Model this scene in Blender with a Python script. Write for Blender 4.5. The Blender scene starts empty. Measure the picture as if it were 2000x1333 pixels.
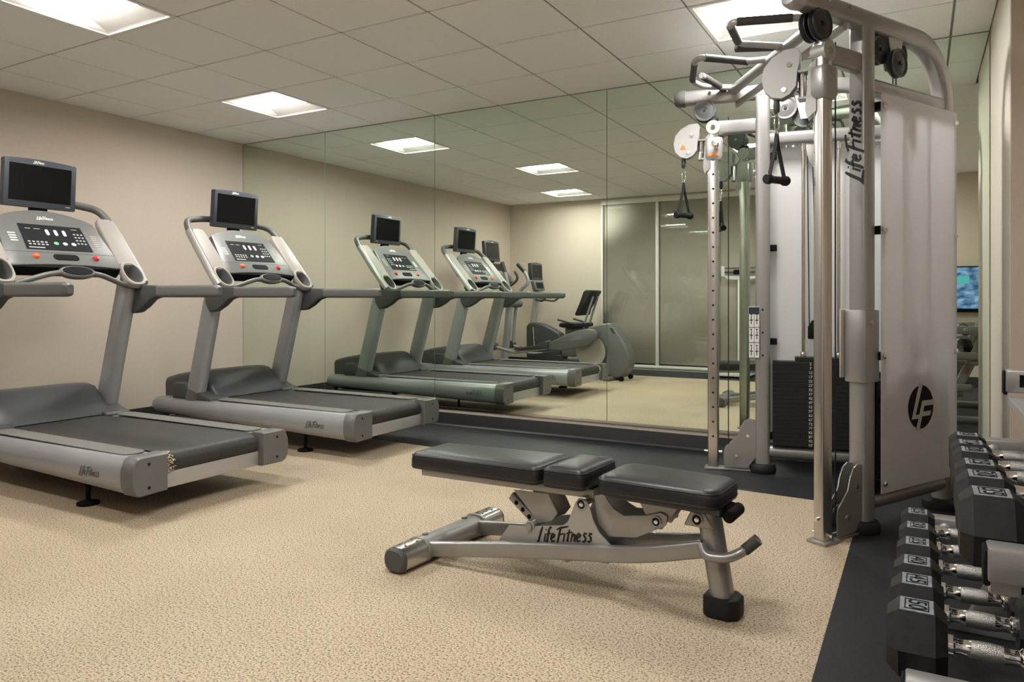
import bpy, bmesh, math, random
from mathutils import Vector, Matrix
random.seed(7)
PI = math.pi
SC = bpy.context.scene
COL = SC.collection

# ------------------------------------------------------------------ camera, world, exposure
CAM_Z = 1.03
YAW = 0.5125                       # radians to the left of the mirror wall's normal
cam_d = bpy.data.cameras.new('camera')
cam = bpy.data.objects.new('camera', cam_d); COL.objects.link(cam)
cam.location = (0, 0, CAM_Z)
cam.rotation_euler = (PI/2, 0, YAW)
cam_d.sensor_fit = 'HORIZONTAL'; cam_d.sensor_width = 36.0
cam_d.lens = 36.0*1416.2/2000.0
cam_d.shift_y = -(666.5-585.8)/2000.0
cam_d.clip_start = 0.02
SC.camera = cam

world = bpy.data.worlds.new('world'); SC.world = world; world.use_nodes = True
world.node_tree.nodes['Background'].inputs[0].default_value = (0.55, 0.6, 0.7, 1)
world.node_tree.nodes['Background'].inputs[1].default_value = 0.12
SC.view_settings.view_transform = 'Standard'; SC.view_settings.look = 'None'
SC.view_settings.gamma = 1.0; SC.view_settings.use_curve_mapping = False
SC.view_settings.exposure = 0.52
LAMP = 52.0                         # emission of the ceiling lamps' diffusers
LAMP_COL = (1.0, 0.973, 0.938)
SC.cycles.use_denoising = True
SC.cycles.sample_clamp_indirect = 30.0
SC.cycles.max_bounces = 14; SC.cycles.diffuse_bounces = 8; SC.cycles.glossy_bounces = 8
SC.cycles.blur_glossy = 0.4

# room extents
XL, XR, XN = -5.806, 0.95, 0.35     # left wall, right wall, niche wall
YM, YB, YN = 4.927, -0.416, 3.92    # mirror wall, window wall, wall that ends the niche
ZC = 2.56
TILE = 0.6096; GX0 = -5.331; GY0 = 4.359

# ------------------------------------------------------------------ materials
MATS = {}
def mat(name, col, rough=0.5, metal=0.0, **k):
    if name in MATS: return MATS[name]
    m = bpy.data.materials.new(name); m.use_nodes = True
    nt = m.node_tree; b = nt.nodes['Principled BSDF']
    b.inputs['Base Color'].default_value = (*col, 1)
    b.inputs['Roughness'].default_value = rough
    b.inputs['Metallic'].default_value = metal
    if 'spec' in k: b.inputs['Specular IOR Level'].default_value = k['spec']
    if 'coat' in k:
        b.inputs['Coat Weight'].default_value = k['coat']; b.inputs['Coat Roughness'].default_value = k.get('coat_rough', 0.1)
    if 'trans' in k:
        b.inputs['Transmission Weight'].default_value = k['trans']; b.inputs['IOR'].default_value = k.get('ior', 1.45)
    if 'emit' in k:
        b.inputs['Emission Color'].default_value = (*k['emit'][0], 1); b.inputs['Emission Strength'].default_value = k['emit'][1]
    if 'aniso' in k: b.inputs['Anisotropic'].default_value = k['aniso']
    tc = nt.nodes.new('ShaderNodeTexCoord')
    if 'vary' in k or 'bump' in k or 'rvary' in k:
        mp = nt.nodes.new('ShaderNodeMapping'); nt.links.new(tc.outputs['Object'], mp.inputs['Vector'])
        mp.inputs['Scale'].default_value = k.get('stretch', (1, 1, 1))
    if 'vary' in k:                # (amount, scale)
        amt, sc = k['vary']
        n = nt.nodes.new('ShaderNodeTexNoise'); n.inputs['Scale'].default_value = sc; n.inputs['Detail'].default_value = 5
        nt.links.new(mp.outputs['Vector'], n.inputs['Vector'])
        r = nt.nodes.new('ShaderNodeValToRGB')
        r.color_ramp.elements[0].position = 0.3; r.color_ramp.elements[1].position = 0.7
        r.color_ramp.elements[0].color = (*[c*(1-amt) for c in col], 1)
        r.color_ramp.elements[1].color = (*[min(1, c*(1+amt)) for c in col], 1)
        nt.links.new(n.outputs['Fac'], r.inputs['Fac']); nt.links.new(r.outputs['Color'], b.inputs['Base Color'])
    if 'rvary' in k:
        lo, hi, sc = k['rvary']
        n = nt.nodes.new('ShaderNodeTexNoise'); n.inputs['Scale'].default_value = sc; n.inputs['Detail'].default_value = 4
        nt.links.new(mp.outputs['Vector'], n.inputs['Vector'])
        mr = nt.nodes.new('ShaderNodeMapRange'); mr.inputs['To Min'].default_value = lo; mr.inputs['To Max'].default_value = hi
        mr.inputs['From Min'].default_value = 0.3; mr.inputs['From Max'].default_value = 0.7
        nt.links.new(n.outputs['Fac'], mr.inputs['Value']); nt.links.new(mr.outputs['Result'], b.inputs['Roughness'])
    if 'bump' in k:                # (strength, scale, distance)
        s, sc, dist = k['bump']
        n = nt.nodes.new('ShaderNodeTexNoise' if not k.get('voro') else 'ShaderNodeTexVoronoi'); n.inputs['Scale'].default_value = sc
        nt.links.new(mp.outputs['Vector'], n.inputs['Vector'])
        bp = nt.nodes.new('ShaderNodeBump'); bp.inputs['Strength'].default_value = s; bp.inputs['Distance'].default_value = dist
        nt.links.new(n.outputs[0], bp.inputs['Height']); nt.links.new(bp.outputs['Normal'], b.inputs['Normal'])
    MATS[name] = m
    return m

def floor_mat():
    """cream rubber flooring with brown and dark flecks"""
    m = mat('cream_speckled_rubber', (0.56, 0.43, 0.28), 0.62, bump=(0.04, 300, 0.0005))
    nt = m.node_tree; b = nt.nodes['Principled BSDF']
    tc = [n for n in nt.nodes if n.type == 'TEX_COORD'][0]
    def ramp(scale, stops, det=2):
        n = nt.nodes.new('ShaderNodeTexNoise'); n.inputs['Scale'].default_value = scale; n.inputs['Detail'].default_value = det
        nt.links.new(tc.outputs['Object'], n.inputs['Vector'])
        r = nt.nodes.new('ShaderNodeValToRGB'); e = r.color_ramp.elements
        e[0].position, e[1].position = stops[0][0], stops[-1][0]
        e[0].color = (*stops[0][1], 1); e[1].color = (*stops[-1][1], 1)
        for p, c in stops[1:-1]: x = e.new(p); x.color = (*c, 1)
        nt.links.new(n.outputs['Fac'], r.inputs['Fac']); return r
    base = ramp(1.7, [(0.3, (0.50, 0.405, 0.282)), (0.7, (0.58, 0.48, 0.35))])
    fleck = ramp(150, [(0.36, (0.26, 0.21, 0.16)), (0.44, (0.74, 0.70, 0.64)), (0.50, (1, 1, 1)), (0.60, (1.0, 1.0, 1.0)), (0.68, (1.25, 1.28, 1.32))], 2)
    fine = ramp(310, [(0.38, (0.45, 0.40, 0.35)), (0.46, (1, 1, 1))], 1)
    mul = nt.nodes.new('ShaderNodeMix'); mul.data_type = 'RGBA'; mul.blend_type = 'MULTIPLY'; mul.inputs[0].default_value = 0.95
    nt.links.new(base.outputs[0], mul.inputs[6]); nt.links.new(fleck.outputs[0], mul.inputs[7])
    mul2 = nt.nodes.new('ShaderNodeMix'); mul2.data_type = 'RGBA'; mul2.blend_type = 'MULTIPLY'; mul2.inputs[0].default_value = 0.7
    nt.links.new(mul.outputs[2], mul2.inputs[6]); nt.links.new(fine.outputs[0], mul2.inputs[7])
    nt.links.new(mul2.outputs[2], b.inputs['Base Color'])
    return m

M_FLOOR = floor_mat()
M_BORDER = mat('charcoal_rubber', (0.015, 0.0165, 0.020), 0.55, spec=0.35, vary=(0.35, 90), bump=(0.2, 300, 0.001))
M_WALL = mat('taupe_wallcovering', (0.62, 0.535, 0.445), 0.8, vary=(0.03, 30), stretch=(9, 9, 1.5), bump=(0.12, 160, 0.001))
M_WALL_LIT = mat('lit_wall_tone', (0.70, 0.64, 0.55), 0.75, bump=(0.1, 120, 0.001))  # same wall finish; the light on the niche side is put into a paler colour
M_TILE = mat('mineral_ceiling_tile', (0.92, 0.93, 0.945), 0.92, vary=(0.14, 230), bump=(0.35, 320, 0.002))
M_GRID = mat('shaded_ceiling_grid', (0.24, 0.22, 0.19), 0.6)  # white-grey runners coloured darker, carrying the shade of the gaps between tiles
M_BASE = mat('black_rubber_base', (0.010, 0.010, 0.012), 0.42)
M_WHITE = mat('white_enamel', (0.80, 0.79, 0.75), 0.42)
M_LAMPWHITE = mat('white_reflector_paint', (0.86, 0.84, 0.80), 0.5)
M_LENS = mat('lit_lamp_diffuser', (0.9, 0.88, 0.84), 0.5, emit=(LAMP_COL, LAMP))
M_SILVER = mat('silver_powder_coat', (0.345, 0.34, 0.33), 0.34, 0.55, vary=(0.03, 6))
M_SILVERP = mat('pale_silver_paint', (0.44, 0.435, 0.425), 0.38, 0.35)
M_ALU = mat('satin_aluminium', (0.36, 0.37, 0.385), 0.40, 0.35, vary=(0.07, 3))
M_CHROME = mat('chrome', (0.80, 0.79, 0.77), 0.10, 1.0)
M_BRUSHED = mat('brushed_nickel', (0.60, 0.585, 0.56), 0.26, 1.0)
M_DARK = mat('charcoal_plastic', (0.050, 0.053, 0.056), 0.45, bump=(0.05, 400, 0.0005))
M_DARK2 = mat('graphite_plastic', (0.066, 0.070, 0.072), 0.42)
M_GREY = mat('warm_grey_plastic', (0.135, 0.137, 0.13), 0.42)
M_PALE = mat('pale_putty_plastic', (0.33, 0.305, 0.275), 0.5, spec=0.35)
M_SLATE = mat('slate_blue_plastic', (0.052, 0.058, 0.070), 0.4)
M_BLACK = mat('black_plastic', (0.007, 0.007, 0.008), 0.65, spec=0.12)
M_RUB = mat('black_rubber', (0.010, 0.010, 0.011), 0.6, spec=0.35, bump=(0.1, 200, 0.001))
M_BELT = mat('running_belt', (0.030, 0.029, 0.028), 0.55, vary=(0.25, 14), stretch=(0.6, 5, 1), bump=(0.15, 500, 0.0005))
M_TREAD = mat('tread_strip', (0.17, 0.165, 0.15), 0.6, bump=(0.9, 65, 0.004), voro=True)
M_SCREEN = mat('dark_glass_screen', (0.004, 0.004, 0.004), 0.14, spec=0.28)
M_PANEL = mat('membrane_black', (0.012, 0.0125, 0.015), 0.6, spec=0.15)
M_LOGOW = mat('white_lettering', (0.78, 0.78, 0.76), 0.5)
M_LOGOK = mat('black_lettering', (0.008, 0.008, 0.008), 0.5)
M_LOGOG = mat('grey_lettering', (0.10, 0.105, 0.11), 0.5)
M_BTN = mat('button_grey', (0.42, 0.43, 0.42), 0.5)
M_BTNW = mat('button_white', (0.80, 0.80, 0.76), 0.5)
M_GREEN = mat('button_green', (0.20, 0.62, 0.25), 0.5)
M_RED = mat('stop_red', (0.60, 0.02, 0.015), 0.35)
M_ORANGE = mat('stop_orange', (0.82, 0.12, 0.04), 0.4)
M_VINYL = mat('black_vinyl', (0.013, 0.0135, 0.016), 0.40, spec=0.5, vary=(0.15, 4), bump=(0.12, 420, 0.0006))
M_SEAM = mat('seam_piping', (0.010, 0.010, 0.011), 0.5)
M_HEX = mat('rubber_hex', (0.012, 0.0115, 0.011), 0.50, spec=0.3, vary=(0.3, 40), bump=(0.25, 160, 0.001))
M_PLATE = mat('worn_number_plate', (0.23, 0.255, 0.275), 0.55, vary=(0.35, 60))
M_KNURL = mat('knurled_steel', (0.50, 0.49, 0.47), 0.34, 1.0, bump=(0.8, 500, 0.002))
M_STACK = mat('black_steel_plate', (0.011, 0.011, 0.010), 0.5, spec=0.35)
def frost_mat():
    m = bpy.data.materials.new('frosted_acrylic'); m.use_nodes = True; nt = m.node_tree
    for n in list(nt.nodes): nt.nodes.remove(n)
    out = nt.nodes.new('ShaderNodeOutputMaterial'); m1 = nt.nodes.new('ShaderNodeMixShader'); m2 = nt.nodes.new('ShaderNodeMixShader')
    rf = nt.nodes.new('ShaderNodeBsdfRefraction'); rf.inputs['Roughness'].default_value = 0.55; rf.inputs['IOR'].default_value = 1.25; rf.inputs['Color'].default_value = (0.95, 0.95, 0.97, 1)
    tl = nt.nodes.new('ShaderNodeBsdfTranslucent'); tl.inputs['Color'].default_value = (0.92, 0.92, 0.93, 1)
    df = nt.nodes.new('ShaderNodeBsdfPrincipled'); df.inputs['Base Color'].default_value = (0.88, 0.87, 0.87, 1); df.inputs['Roughness'].default_value = 0.42
    m1.inputs[0].default_value = 0.45; m2.inputs[0].default_value = 0.48
    nt.links.new(rf.outputs[0], m1.inputs[1]); nt.links.new(tl.outputs[0], m1.inputs[2])
    nt.links.new(m1.outputs[0], m2.inputs[1]); nt.links.new(df.outputs[0], m2.inputs[2]); nt.links.new(m2.outputs[0], out.inputs[0])
    return m
M_FROST = frost_mat()
M_LOGO = mat('black_emblem', (0.003, 0.003, 0.003), 0.7, spec=0.2)
M_MIRROR = mat('mirror_silvering', (0.80, 0.885, 0.795), 0.0, 1.0)
M_MIREDGE = mat('mirror_glass_edge', (0.16, 0.24, 0.20), 0.2)
M_PULLEY = mat('grey_pulley', (0.105, 0.105, 0.105), 0.42)
M_PULLEYD = mat('dark_pulley', (0.016, 0.018, 0.022), 0.40)
M_GRIP = mat('dark_grip_rubber', (0.055, 0.052, 0.048), 0.6)
M_CABLE = mat('black_cable', (0.012, 0.012, 0.013), 0.45)
M_STRAP = mat('black_webbing', (0.02, 0.021, 0.023), 0.7)
M_ROD_REFL = mat('guide_rod_steel', (0.55, 0.48, 0.42), 0.2, 1.0)  # chrome rods; their bronzy reflection is put into the base colour
M_SHADE = mat('woven_roller_shade', (0.82, 0.755, 0.68), 0.85, vary=(0.10, 60), stretch=(1, 1, 14), bump=(0.2, 500, 0.0006))
M_FRAY = mat('frayed_tan_fibres', (0.52, 0.44, 0.32), 0.9, vary=(0.5, 120))
M_LABELW = mat('white_label', (0.74, 0.73, 0.70), 0.5)
M_LABELO = mat('orange_label', (0.80, 0.26, 0.06), 0.5)
M_NAVY = mat('navy_label', (0.02, 0.024, 0.05), 0.5)
M_TOWEL = mat('white_towel', (0.72, 0.72, 0.69), 0.95, bump=(0.5, 250, 0.003))
M_REDL = mat('red_lettering', (0.5, 0.04, 0.03), 0.5)

def glass_mat():
    m = bpy.data.materials.new('window_glass'); m.use_nodes = True; nt = m.node_tree
    for n in list(nt.nodes): nt.nodes.remove(n)
    out = nt.nodes.new('ShaderNodeOutputMaterial'); mx = nt.nodes.new('ShaderNodeMixShader')
    tr = nt.nodes.new('ShaderNodeBsdfTransparent'); gl = nt.nodes.new('ShaderNodeBsdfGlossy'); fr = nt.nodes.new('ShaderNodeFresnel')
    fr.inputs['IOR'].default_value = 1.6; gl.inputs['Roughness'].default_value = 0.02
    tr.inputs['Color'].default_value = (0.98, 0.98, 0.97, 1)
    nt.links.new(fr.outputs[0], mx.inputs[0]); nt.links.new(tr.outputs[0], mx.inputs[1]); nt.links.new(gl.outputs[0], mx.inputs[2])
    nt.links.new(mx.outputs[0], out.inputs[0]); return m
M_GLASS = glass_mat()

def tv_mat():
    m = mat('lit_blue_screen', (0.01, 0.01, 0.012), 0.3)
    nt = m.node_tree; b = nt.nodes['Principled BSDF']
    tc = [n for n in nt.nodes if n.type == 'TEX_COORD'][0]
    n = nt.nodes.new('ShaderNodeTexNoise'); n.inputs['Scale'].default_value = 5.0; n.inputs['Detail'].default_value = 3
    mp = nt.nodes.new('ShaderNodeMapping'); mp.inputs['Scale'].default_value = (1.6, 1, 3.0)
    r = nt.nodes.new('ShaderNodeValToRGB'); e = r.color_ramp.elements
    e[0].position = 0.35; e[0].color = (0.02, 0.06, 0.14, 1); e[1].position = 0.68; e[1].color = (0.25, 0.42, 0.58, 1)
    x = e.new(0.5); x.color = (0.09, 0.19, 0.34, 1)
    nt.links.new(tc.outputs['Object'], mp.inputs['Vector']); nt.links.new(mp.outputs['Vector'], n.inputs['Vector'])
    nt.links.new(n.outputs['Fac'], r.inputs['Fac'])
    nt.links.new(r.outputs['Color'], b.inputs['Emission Color']); b.inputs['Emission Strength'].default_value = 0.9
    return m
M_TV = tv_mat()
M_TEAL = mat('lit_teal_inset', (0.01, 0.02, 0.02), 0.3, emit=((0.12, 0.62, 0.60), 0.5))

# ------------------------------------------------------------------ mesh building
def V(*a): return Vector(a)
def fillet(pts, r, seg=6):
    """round the inner corners of a polyline"""
    pts = [Vector(p) for p in pts]; out = [pts[0]]
    for i in range(1, len(pts)-1):
        a, b, c = pts[i-1], pts[i], pts[i+1]
        u = (a-b); w = (c-b); rr = min(r, u.length*0.49, w.length*0.49)
        p0 = b+u.normalized()*rr; p1 = b+w.normalized()*rr
        for k in range(seg+1):
            t = k/seg; out.append(p0*(1-t)**2+b*2*t*(1-t)+p1*t*t)
    out.append(pts[-1]); return out
def ellipse(a, b, n=16): return [(a*math.cos(2*PI*k/n), b*math.sin(2*PI*k/n)) for k in range(n)]
def rrect(a, b, r, seg=3):
    """rounded rectangle of half sizes a, b"""
    o = []
    for cx, cy, s in ((a-r, b-r, 0), (-a+r, b-r, 1), (-a+r, -b+r, 2), (a-r, -b+r, 3)):
        for k in range(seg+1):
            t = (s+k/seg)*PI/2; o.append((cx+r*math.cos(t), cy+r*math.sin(t)))
    return o
class MB:
    def __init__(s): s.v = []; s.f = []
    def add(s, vs, fs, M=None):
        o = len(s.v)
        for p in vs: s.v.append((M @ Vector(p)) if M is not None else Vector(p))
        for f in fs: s.f.append([i+o for i in f])
        return s
    def bm(s, bm, M=None):
        bm.verts.ensure_lookup_table(); bm.verts.index_update()
        s.add([v.co.copy() for v in bm.verts], [[v.index for v in f.verts] for f in bm.faces], M); bm.free(); return s
    def _bev(s, bm, w, seg, ang=35):
        if w > 0:
            bmesh.ops.recalc_face_normals(bm, faces=bm.faces)
            es = [e for e in bm.edges if len(e.link_faces) == 2 and e.calc_face_angle(0) > math.radians(ang)]
            bmesh.ops.bevel(bm, geom=es, offset=w, segments=seg, profile=0.5, affect='EDGES', clamp_overlap=True)
    def box(s, lo, hi, bev=0.0, seg=2, M=None):
        bm = bmesh.new()
        vs = [bm.verts.new((x, y, z)) for x in (lo[0], hi[0]) for y in (lo[1], hi[1]) for z in (lo[2], hi[2])]
        for f in ((0, 1, 3, 2), (4, 6, 7, 5), (0, 4, 5, 1), (2, 3, 7, 6), (0, 2, 6, 4), (1, 5, 7, 3)): bm.faces.new([vs[i] for i in f])
        s._bev(bm, bev, seg); return s.bm(bm, M)
    def prism(s, poly, lo, hi, axis='y', bev=0.0, seg=2, M=None, ang=35):
        def p3(a, b, h): return (a, h, b) if axis == 'y' else ((a, b, h) if axis == 'z' else (h, a, b))
        bm = bmesh.new(); n = len(poly)
        A = [bm.verts.new(p3(a, b, lo)) for a, b in poly]; B = [bm.verts.new(p3(a, b, hi)) for a, b in poly]
        bm.faces.new(A); bm.faces.new(B[::-1])
        for i in range(n): bm.faces.new((A[i], B[i], B[(i+1) % n], A[(i+1) % n]))
        s._bev(bm, bev, seg, ang); return s.bm(bm, M)
    def loft(s, secs, caps=True, closed=True, M=None):
        n = len(secs[0]); vs = [p for q in secs for p in q]; fs = []
        for k in range(len(secs)-1):
            for i in range(n if closed else n-1):
                j = (i+1) % n; fs.append((k*n+i, k*n+j, (k+1)*n+j, (k+1)*n+i))
        if caps: fs.append(tuple(range(n))[::-1]); fs.append(tuple((len(secs)-1)*n+i for i in range(n)))
        return s.add(vs, fs, M)
    def tube(s, path, prof, up=(0, 0, 1), scale=None, caps=True, M=None):
        """sweep a 2-D profile (a: sideways, b: up) along a path"""
        path = [Vector(p) for p in path]
        if isinstance(prof, (int, float)): prof = ellipse(prof, prof, 14)
        secs = []; nrm = None
        for i, p in enumerate(path):
            t = ((path[i+1]-p).normalized() if i < len(path)-1 else Vector()) + ((p-path[i-1]).normalized() if i else Vector())
            t.normalize()
            if nrm is None:
                u = Vector(up); u = u-t*u.dot(t)
                if u.length < 1e-4: u = Vector((1, 0, 0)); u = u-t*u.dot(t)
                nrm = u.normalized()
            else:
                nrm = (nrm-t*nrm.dot(t)).normalized()
            side = t.cross(nrm); k = scale[i] if scale else 1.0
            secs.append([p+side*a*k+nrm*b*k for a, b in prof])
        return s.loft(secs, caps, True, M)
    def cyl(s, p0, p1, r, n=16, r2=None, M=None):
        p0, p1 = Vector(p0), Vector(p1)
        return s.tube([p0, p1], ellipse(r, r, n), up=(0.3, 0.2, 0.9) if abs((p1-p0).normalized().z) < 0.9 else (1, 0, 0), scale=[1, (r2/r if r2 else 1)], M=M)
    def lathe(s, prof, p0, axis, n=24, M=None):
        """prof: list of (radius, distance along axis)"""
        p0 = Vector(p0); ax = Vector(axis).normalized()
        u = ax.orthogonal().normalized(); w = ax.cross(u)
        secs = [[p0+ax*h+(u*math.cos(2*PI*k/n)+w*math.sin(2*PI*k/n))*max(r, 1e-4) for k in range(n)] for r, h in prof]
        return s.loft(secs, True, True, M)
    def build(s, name, m, parent=None, T=None, off=None, smooth=38):
        me = bpy.data.meshes.new(name)
        vs = s.v
        if T: vs = [T(p) for p in vs]
        if off is not None: vs = [Vector(p)-Vector(off) for p in vs]
        me.from_pydata([tuple(p) for p in vs], [], s.f); 
        b = bmesh.new(); b.from_mesh(me); bmesh.ops.recalc_face_normals(b, faces=b.faces); b.to_mesh(me); b.free()
        if smooth:
            me.polygons.foreach_set('use_smooth', [True]*len(me.polygons)); me.set_sharp_from_angle(angle=math.radians(smooth))
        me.materials.append(m); me.update()
        o = bpy.data.objects.new(name, me); COL.objects.link(o)
        if parent is not None: o.parent = parent
        return o
def tag(o, label=None, cat=None, group=None, kind=None):
    if label: o['label'] = label
    if cat: o['category'] = cat
    if group: o['group'] = group
    if kind: o['kind'] = kind
    return o
def thing(name, label, cat, loc=(0, 0, 0), rz=0.0, group=None):
    o = bpy.data.objects.new(name, None); COL.objects.link(o); o.location = loc; o.rotation_euler = (0, 0, rz)
    o.empty_display_size = 0.1
    return tag(o, label, cat, group)
def copy_tree(o, parent=None):
    c = o.copy(); COL.objects.link(c)
    if parent is not None: c.parent = parent
    for ch in list(o.children): copy_tree(ch, c)
    return c
def struct(o): o['kind'] = 'structure'; return o

# brush lettering drawn as strokes; x right, y up, capital height 1
def _sh(st, dx, dy=0): return [[(x+dx, y+dy) for x, y in s] for s in st]
_E = [[(0.02, 0.27), (0.20, 0.34), (0.24, 0.48), (0.15, 0.56), (0.04, 0.42), (0.01, 0.20), (0.08, 0.05), (0.25, 0.12)]]
_S = [[(0.25, 0.52), (0.12, 0.56), (0.06, 0.44), (0.17, 0.28), (0.16, 0.10), (0.04, 0.03), (-0.04, 0.10)]]
WORDMARK = ([[(0.30, 1.0), (0.20, 0.72), (0.04, 0.10), (-0.12, -0.12), (0.10, -0.06), (0.46, -0.13)],
             [(0.50, 0.56), (0.42, 0.05)], [(0.53, 0.78), (0.55, 0.84)],
             [(0.92, 0.92), (0.82, 0.98), (0.73, 0.80), (0.60, 0.05), (0.55, -0.12)], [(0.58, 0.50), (0.88, 0.58)]]
            + _sh(_E, 0.86) +
            [[(1.50, 0.90), (1.40, 0.50), (1.27, -0.15)], [(1.24, 0.80), (1.48, 0.92), (1.98, 1.0)], [(1.36, 0.46), (1.70, 0.55)],
             [(1.76, 0.56), (1.68, 0.05)],
             [(2.07, 0.80), (1.93, 0.08), (2.02, 0.05)], [(1.86, 0.56), (2.24, 0.64)],
             [(2.26, 0.54), (2.16, 0.04)], [(2.20, 0.30), (2.34, 0.53), (2.44, 0.48), (2.38, 0.08), (2.47, 0.05)]]
            + _sh(_E, 2.52) + _sh(_S, 2.92) + _sh(_S, 3.26))
WORDMARK = [[(x+0.16*y, y) for x, y in st] for st in WORDMARK]
def lettering(name, m, parent, origin, xd, yd, height, strokes=WORDMARK, w=0.11, off=None, T=None, lift=0.0012, sx=1.0):
    """flat ribbons lying just proud of a surface; origin is the left end of the baseline"""
    xd, yd = Vector(xd).normalized(), Vector(yd).normalized(); nd = xd.cross(yd).normalized(); O = Vector(origin)
    b = MB()
    for st in strokes:
        n = len(st); L = []; R = []
        for i in range(n):
            p = Vector(st[i]); a = Vector(st[max(0, i-1)]); c = Vector(st[min(n-1, i+1)])
            t = (c-a).normalized(); q = Vector((-t.y, t.x))
            k = w*0.5*(0.72 if i in (0, n-1) else 1.0)
            L.append(p+q*k); R.append(p-q*k)
        def w3(p, h): return O+xd*p.x*height*sx+yd*p.y*height+nd*h
        for h0, h1 in ((0.0, lift),):
            A = [w3(p, h1) for p in L]; B = [w3(p, h1) for p in R]; A0 = [w3(p, h0) for p in L]; B0 = [w3(p, h0) for p in R]
            b.loft([[A0[i], A[i], B[i], B0[i]] for i in range(n)], True, True)
    return b.build(name, m, parent, T=T, off=off, smooth=0)
def text(name, body, m, parent, M, size, align='CENTER', spacing=1.0):
    c = bpy.data.curves.new(name, 'FONT'); c.body = body; c.size = size; c.align_x = align; c.align_y = 'CENTER'
    c.extrude = 0.0004; c.space_line = spacing; c.resolution_u = 3
    tmp = bpy.data.objects.new(name, c); me = bpy.data.meshes.new_from_object(tmp); me.name = name
    bpy.data.objects.remove(tmp); me.materials.clear(); me.materials.append(m)
    o = bpy.data.objects.new(name, me); COL.objects.link(o); o.parent = parent; o.matrix_local = M
    return o
def frame(o, x, y):
    x = Vector(x).normalized(); y = Vector(y).normalized(); z = x.cross(y)
    M = Matrix((x, y, z)).transposed().to_4x4(); M.translation = Vector(o); return M

# ================================================================== THE ROOM
def slab(name, lo, hi, m, parent=None): 
    return struct(MB().box(lo, hi).build(name, m, parent, smooth=0))
# floors: cream field inside a charcoal border
FX0, FX1, FY0 = -4.95, -0.255, 0.42
cream = [(FX0, FY0), (FX1, FY0), (FX1, 3.99), (FX0, 4.25)]
struct(MB().prism(cream, -0.02, 0.0, 'z').build('floor', M_FLOOR, smooth=0))
bd = MB()
bd.prism([(XL, YB), (XR, YB), (XR, FY0), (XL, FY0)], -0.02, 0.0, 'z')
bd.prism([(XL, FY0), (FX0, FY0), (FX0, 4.25), (XL, 4.25)], -0.02, 0.0, 'z')
bd.prism([(FX1, FY0), (XR, FY0), (XR, YM), (FX1, YM)], -0.02, 0.0, 'z')
bd.prism([(XL, 4.25), (FX0, 4.25), (FX1, 3.99), (FX1, YM), (XL, YM)], -0.02, 0.0, 'z')
struct(bd.build('floor_border', M_BORDER, smooth=0))
slab('wall_left', (XL-0.1, YB-0.1, 0), (XL, YM+0.1, 2.8), M_WALL)
slab('wall_back', (XL, YM, 0), (XN, YM+0.1, 2.8), M_WALL)
slab('wall_right', (XR, YB-0.1, 0), (XR+0.1, YN+0.1, 2.8), M_WALL)
struct(MB().box((XN, YN, 0), (XR, YM+0.1, 2.8), 0.006).build('wall_niche', M_WALL_LIT, smooth=0))
# window wall: piers and lintel around the glazed opening
WX = [-4.21, -3.34, -2.47, -1.60, -0.73]; WZ0, WZ1 = 0.07, 2.46
wf = MB(); wf.box((XL, YB-0.1, 0), (WX[0], YB, 2.8)); wf.box((WX[-1], YB-0.1, 0), (XR, YB, 2.8))
wf.box((WX[0], YB-0.1, WZ1+0.07), (WX[-1], YB, 2.8)); wf.box((WX[0], YB-0.1, 0), (WX[-1], YB, 0.03))
struct(wf.build('wall_front', M_WALL, smooth=0))
slab('outside_light_block', (WX[0]-0.1, YB-0.22, 0), (WX[-1]+0.1, YB-0.2, 2.8), M_DARK2)  # unseen slab added behind the windows, blocks outside light
# skirtings
def skirting(name, x0, y0, x1, y1, nx, ny, h=0.105):
    d = Vector((x1-x0, y1-y0, 0)); b = MB()
    prof = [(0, 0.001), (0.022, 0.001), (0.012, 0.007), (0.006, 0.02), (0.006, h-0.004), (0.004, h), (0, h)]
    b.loft([[Vector((p[0]+nx*a, p[1]+ny*a, z)) for a, z in prof] for p in ((x0, y0), (x1, y1))])
    return struct(b.build(name, M_BASE))
slab('wall_end', (XN+0.004, YN-0.012, 0), (XR, YN, 2.8), M_WALL)
skirting('baseboard_left', XL, YB, XL, YM, 1, 0)
skirting('baseboard_back', XL, YM, XN, YM, 0, -1)
skirting('baseboard_niche', XN, YM, XN, YN, -1, 0)
skirting('baseboard_end', XN, YN-0.012, XR, YN-0.012, 0, -1)
skirting('baseboard_right', XR, YN, XR, YB, -1, 0)
skirting('baseboard_front', XL, YB, WX[0], YB, 0, 1)
skirting('baseboard_front_pier', WX[-1], YB, XR, YB, 0, 1)

# windows with roller shades behind the glass
for i in range(4):
    x0, x1 = WX[i], WX[i+1]; n = f'window_{i+1}'
    b = MB(); fw = 0.022
    b.box((x0, YB-0.07, WZ0-0.04), (x1, YB+0.02, WZ0), 0.003); b.box((x0, YB-0.07, WZ1), (x1, YB+0.03, WZ1+0.07), 0.003)
    b.box((x0, YB-0.07, WZ0), (x0+fw, YB+0.012, WZ1), 0.003); b.box((x1-fw, YB-0.07, WZ0), (x1, YB+0.012, WZ1), 0.003)
    w = struct(b.build(n, M_WHITE))
    MB().box((x0+fw, YB-0.012, WZ0), (x1-fw, YB-0.006, WZ1)).build('glass_pane', M_GLASS, w, smooth=0)
    sh = MB().box((x0+fw+0.004, YB-0.050, WZ0+0.03), (x1-fw-0.004, YB-0.047, WZ1)).build('roller_shade', M_SHADE, w, smooth=0)
    MB().cyl((x0+fw+0.004, YB-0.05, WZ0+0.03), (x1-fw-0.004, YB-0.05, WZ0+0.03), 0.012, 10).build('hem_bar', M_SHADE, sh)

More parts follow.
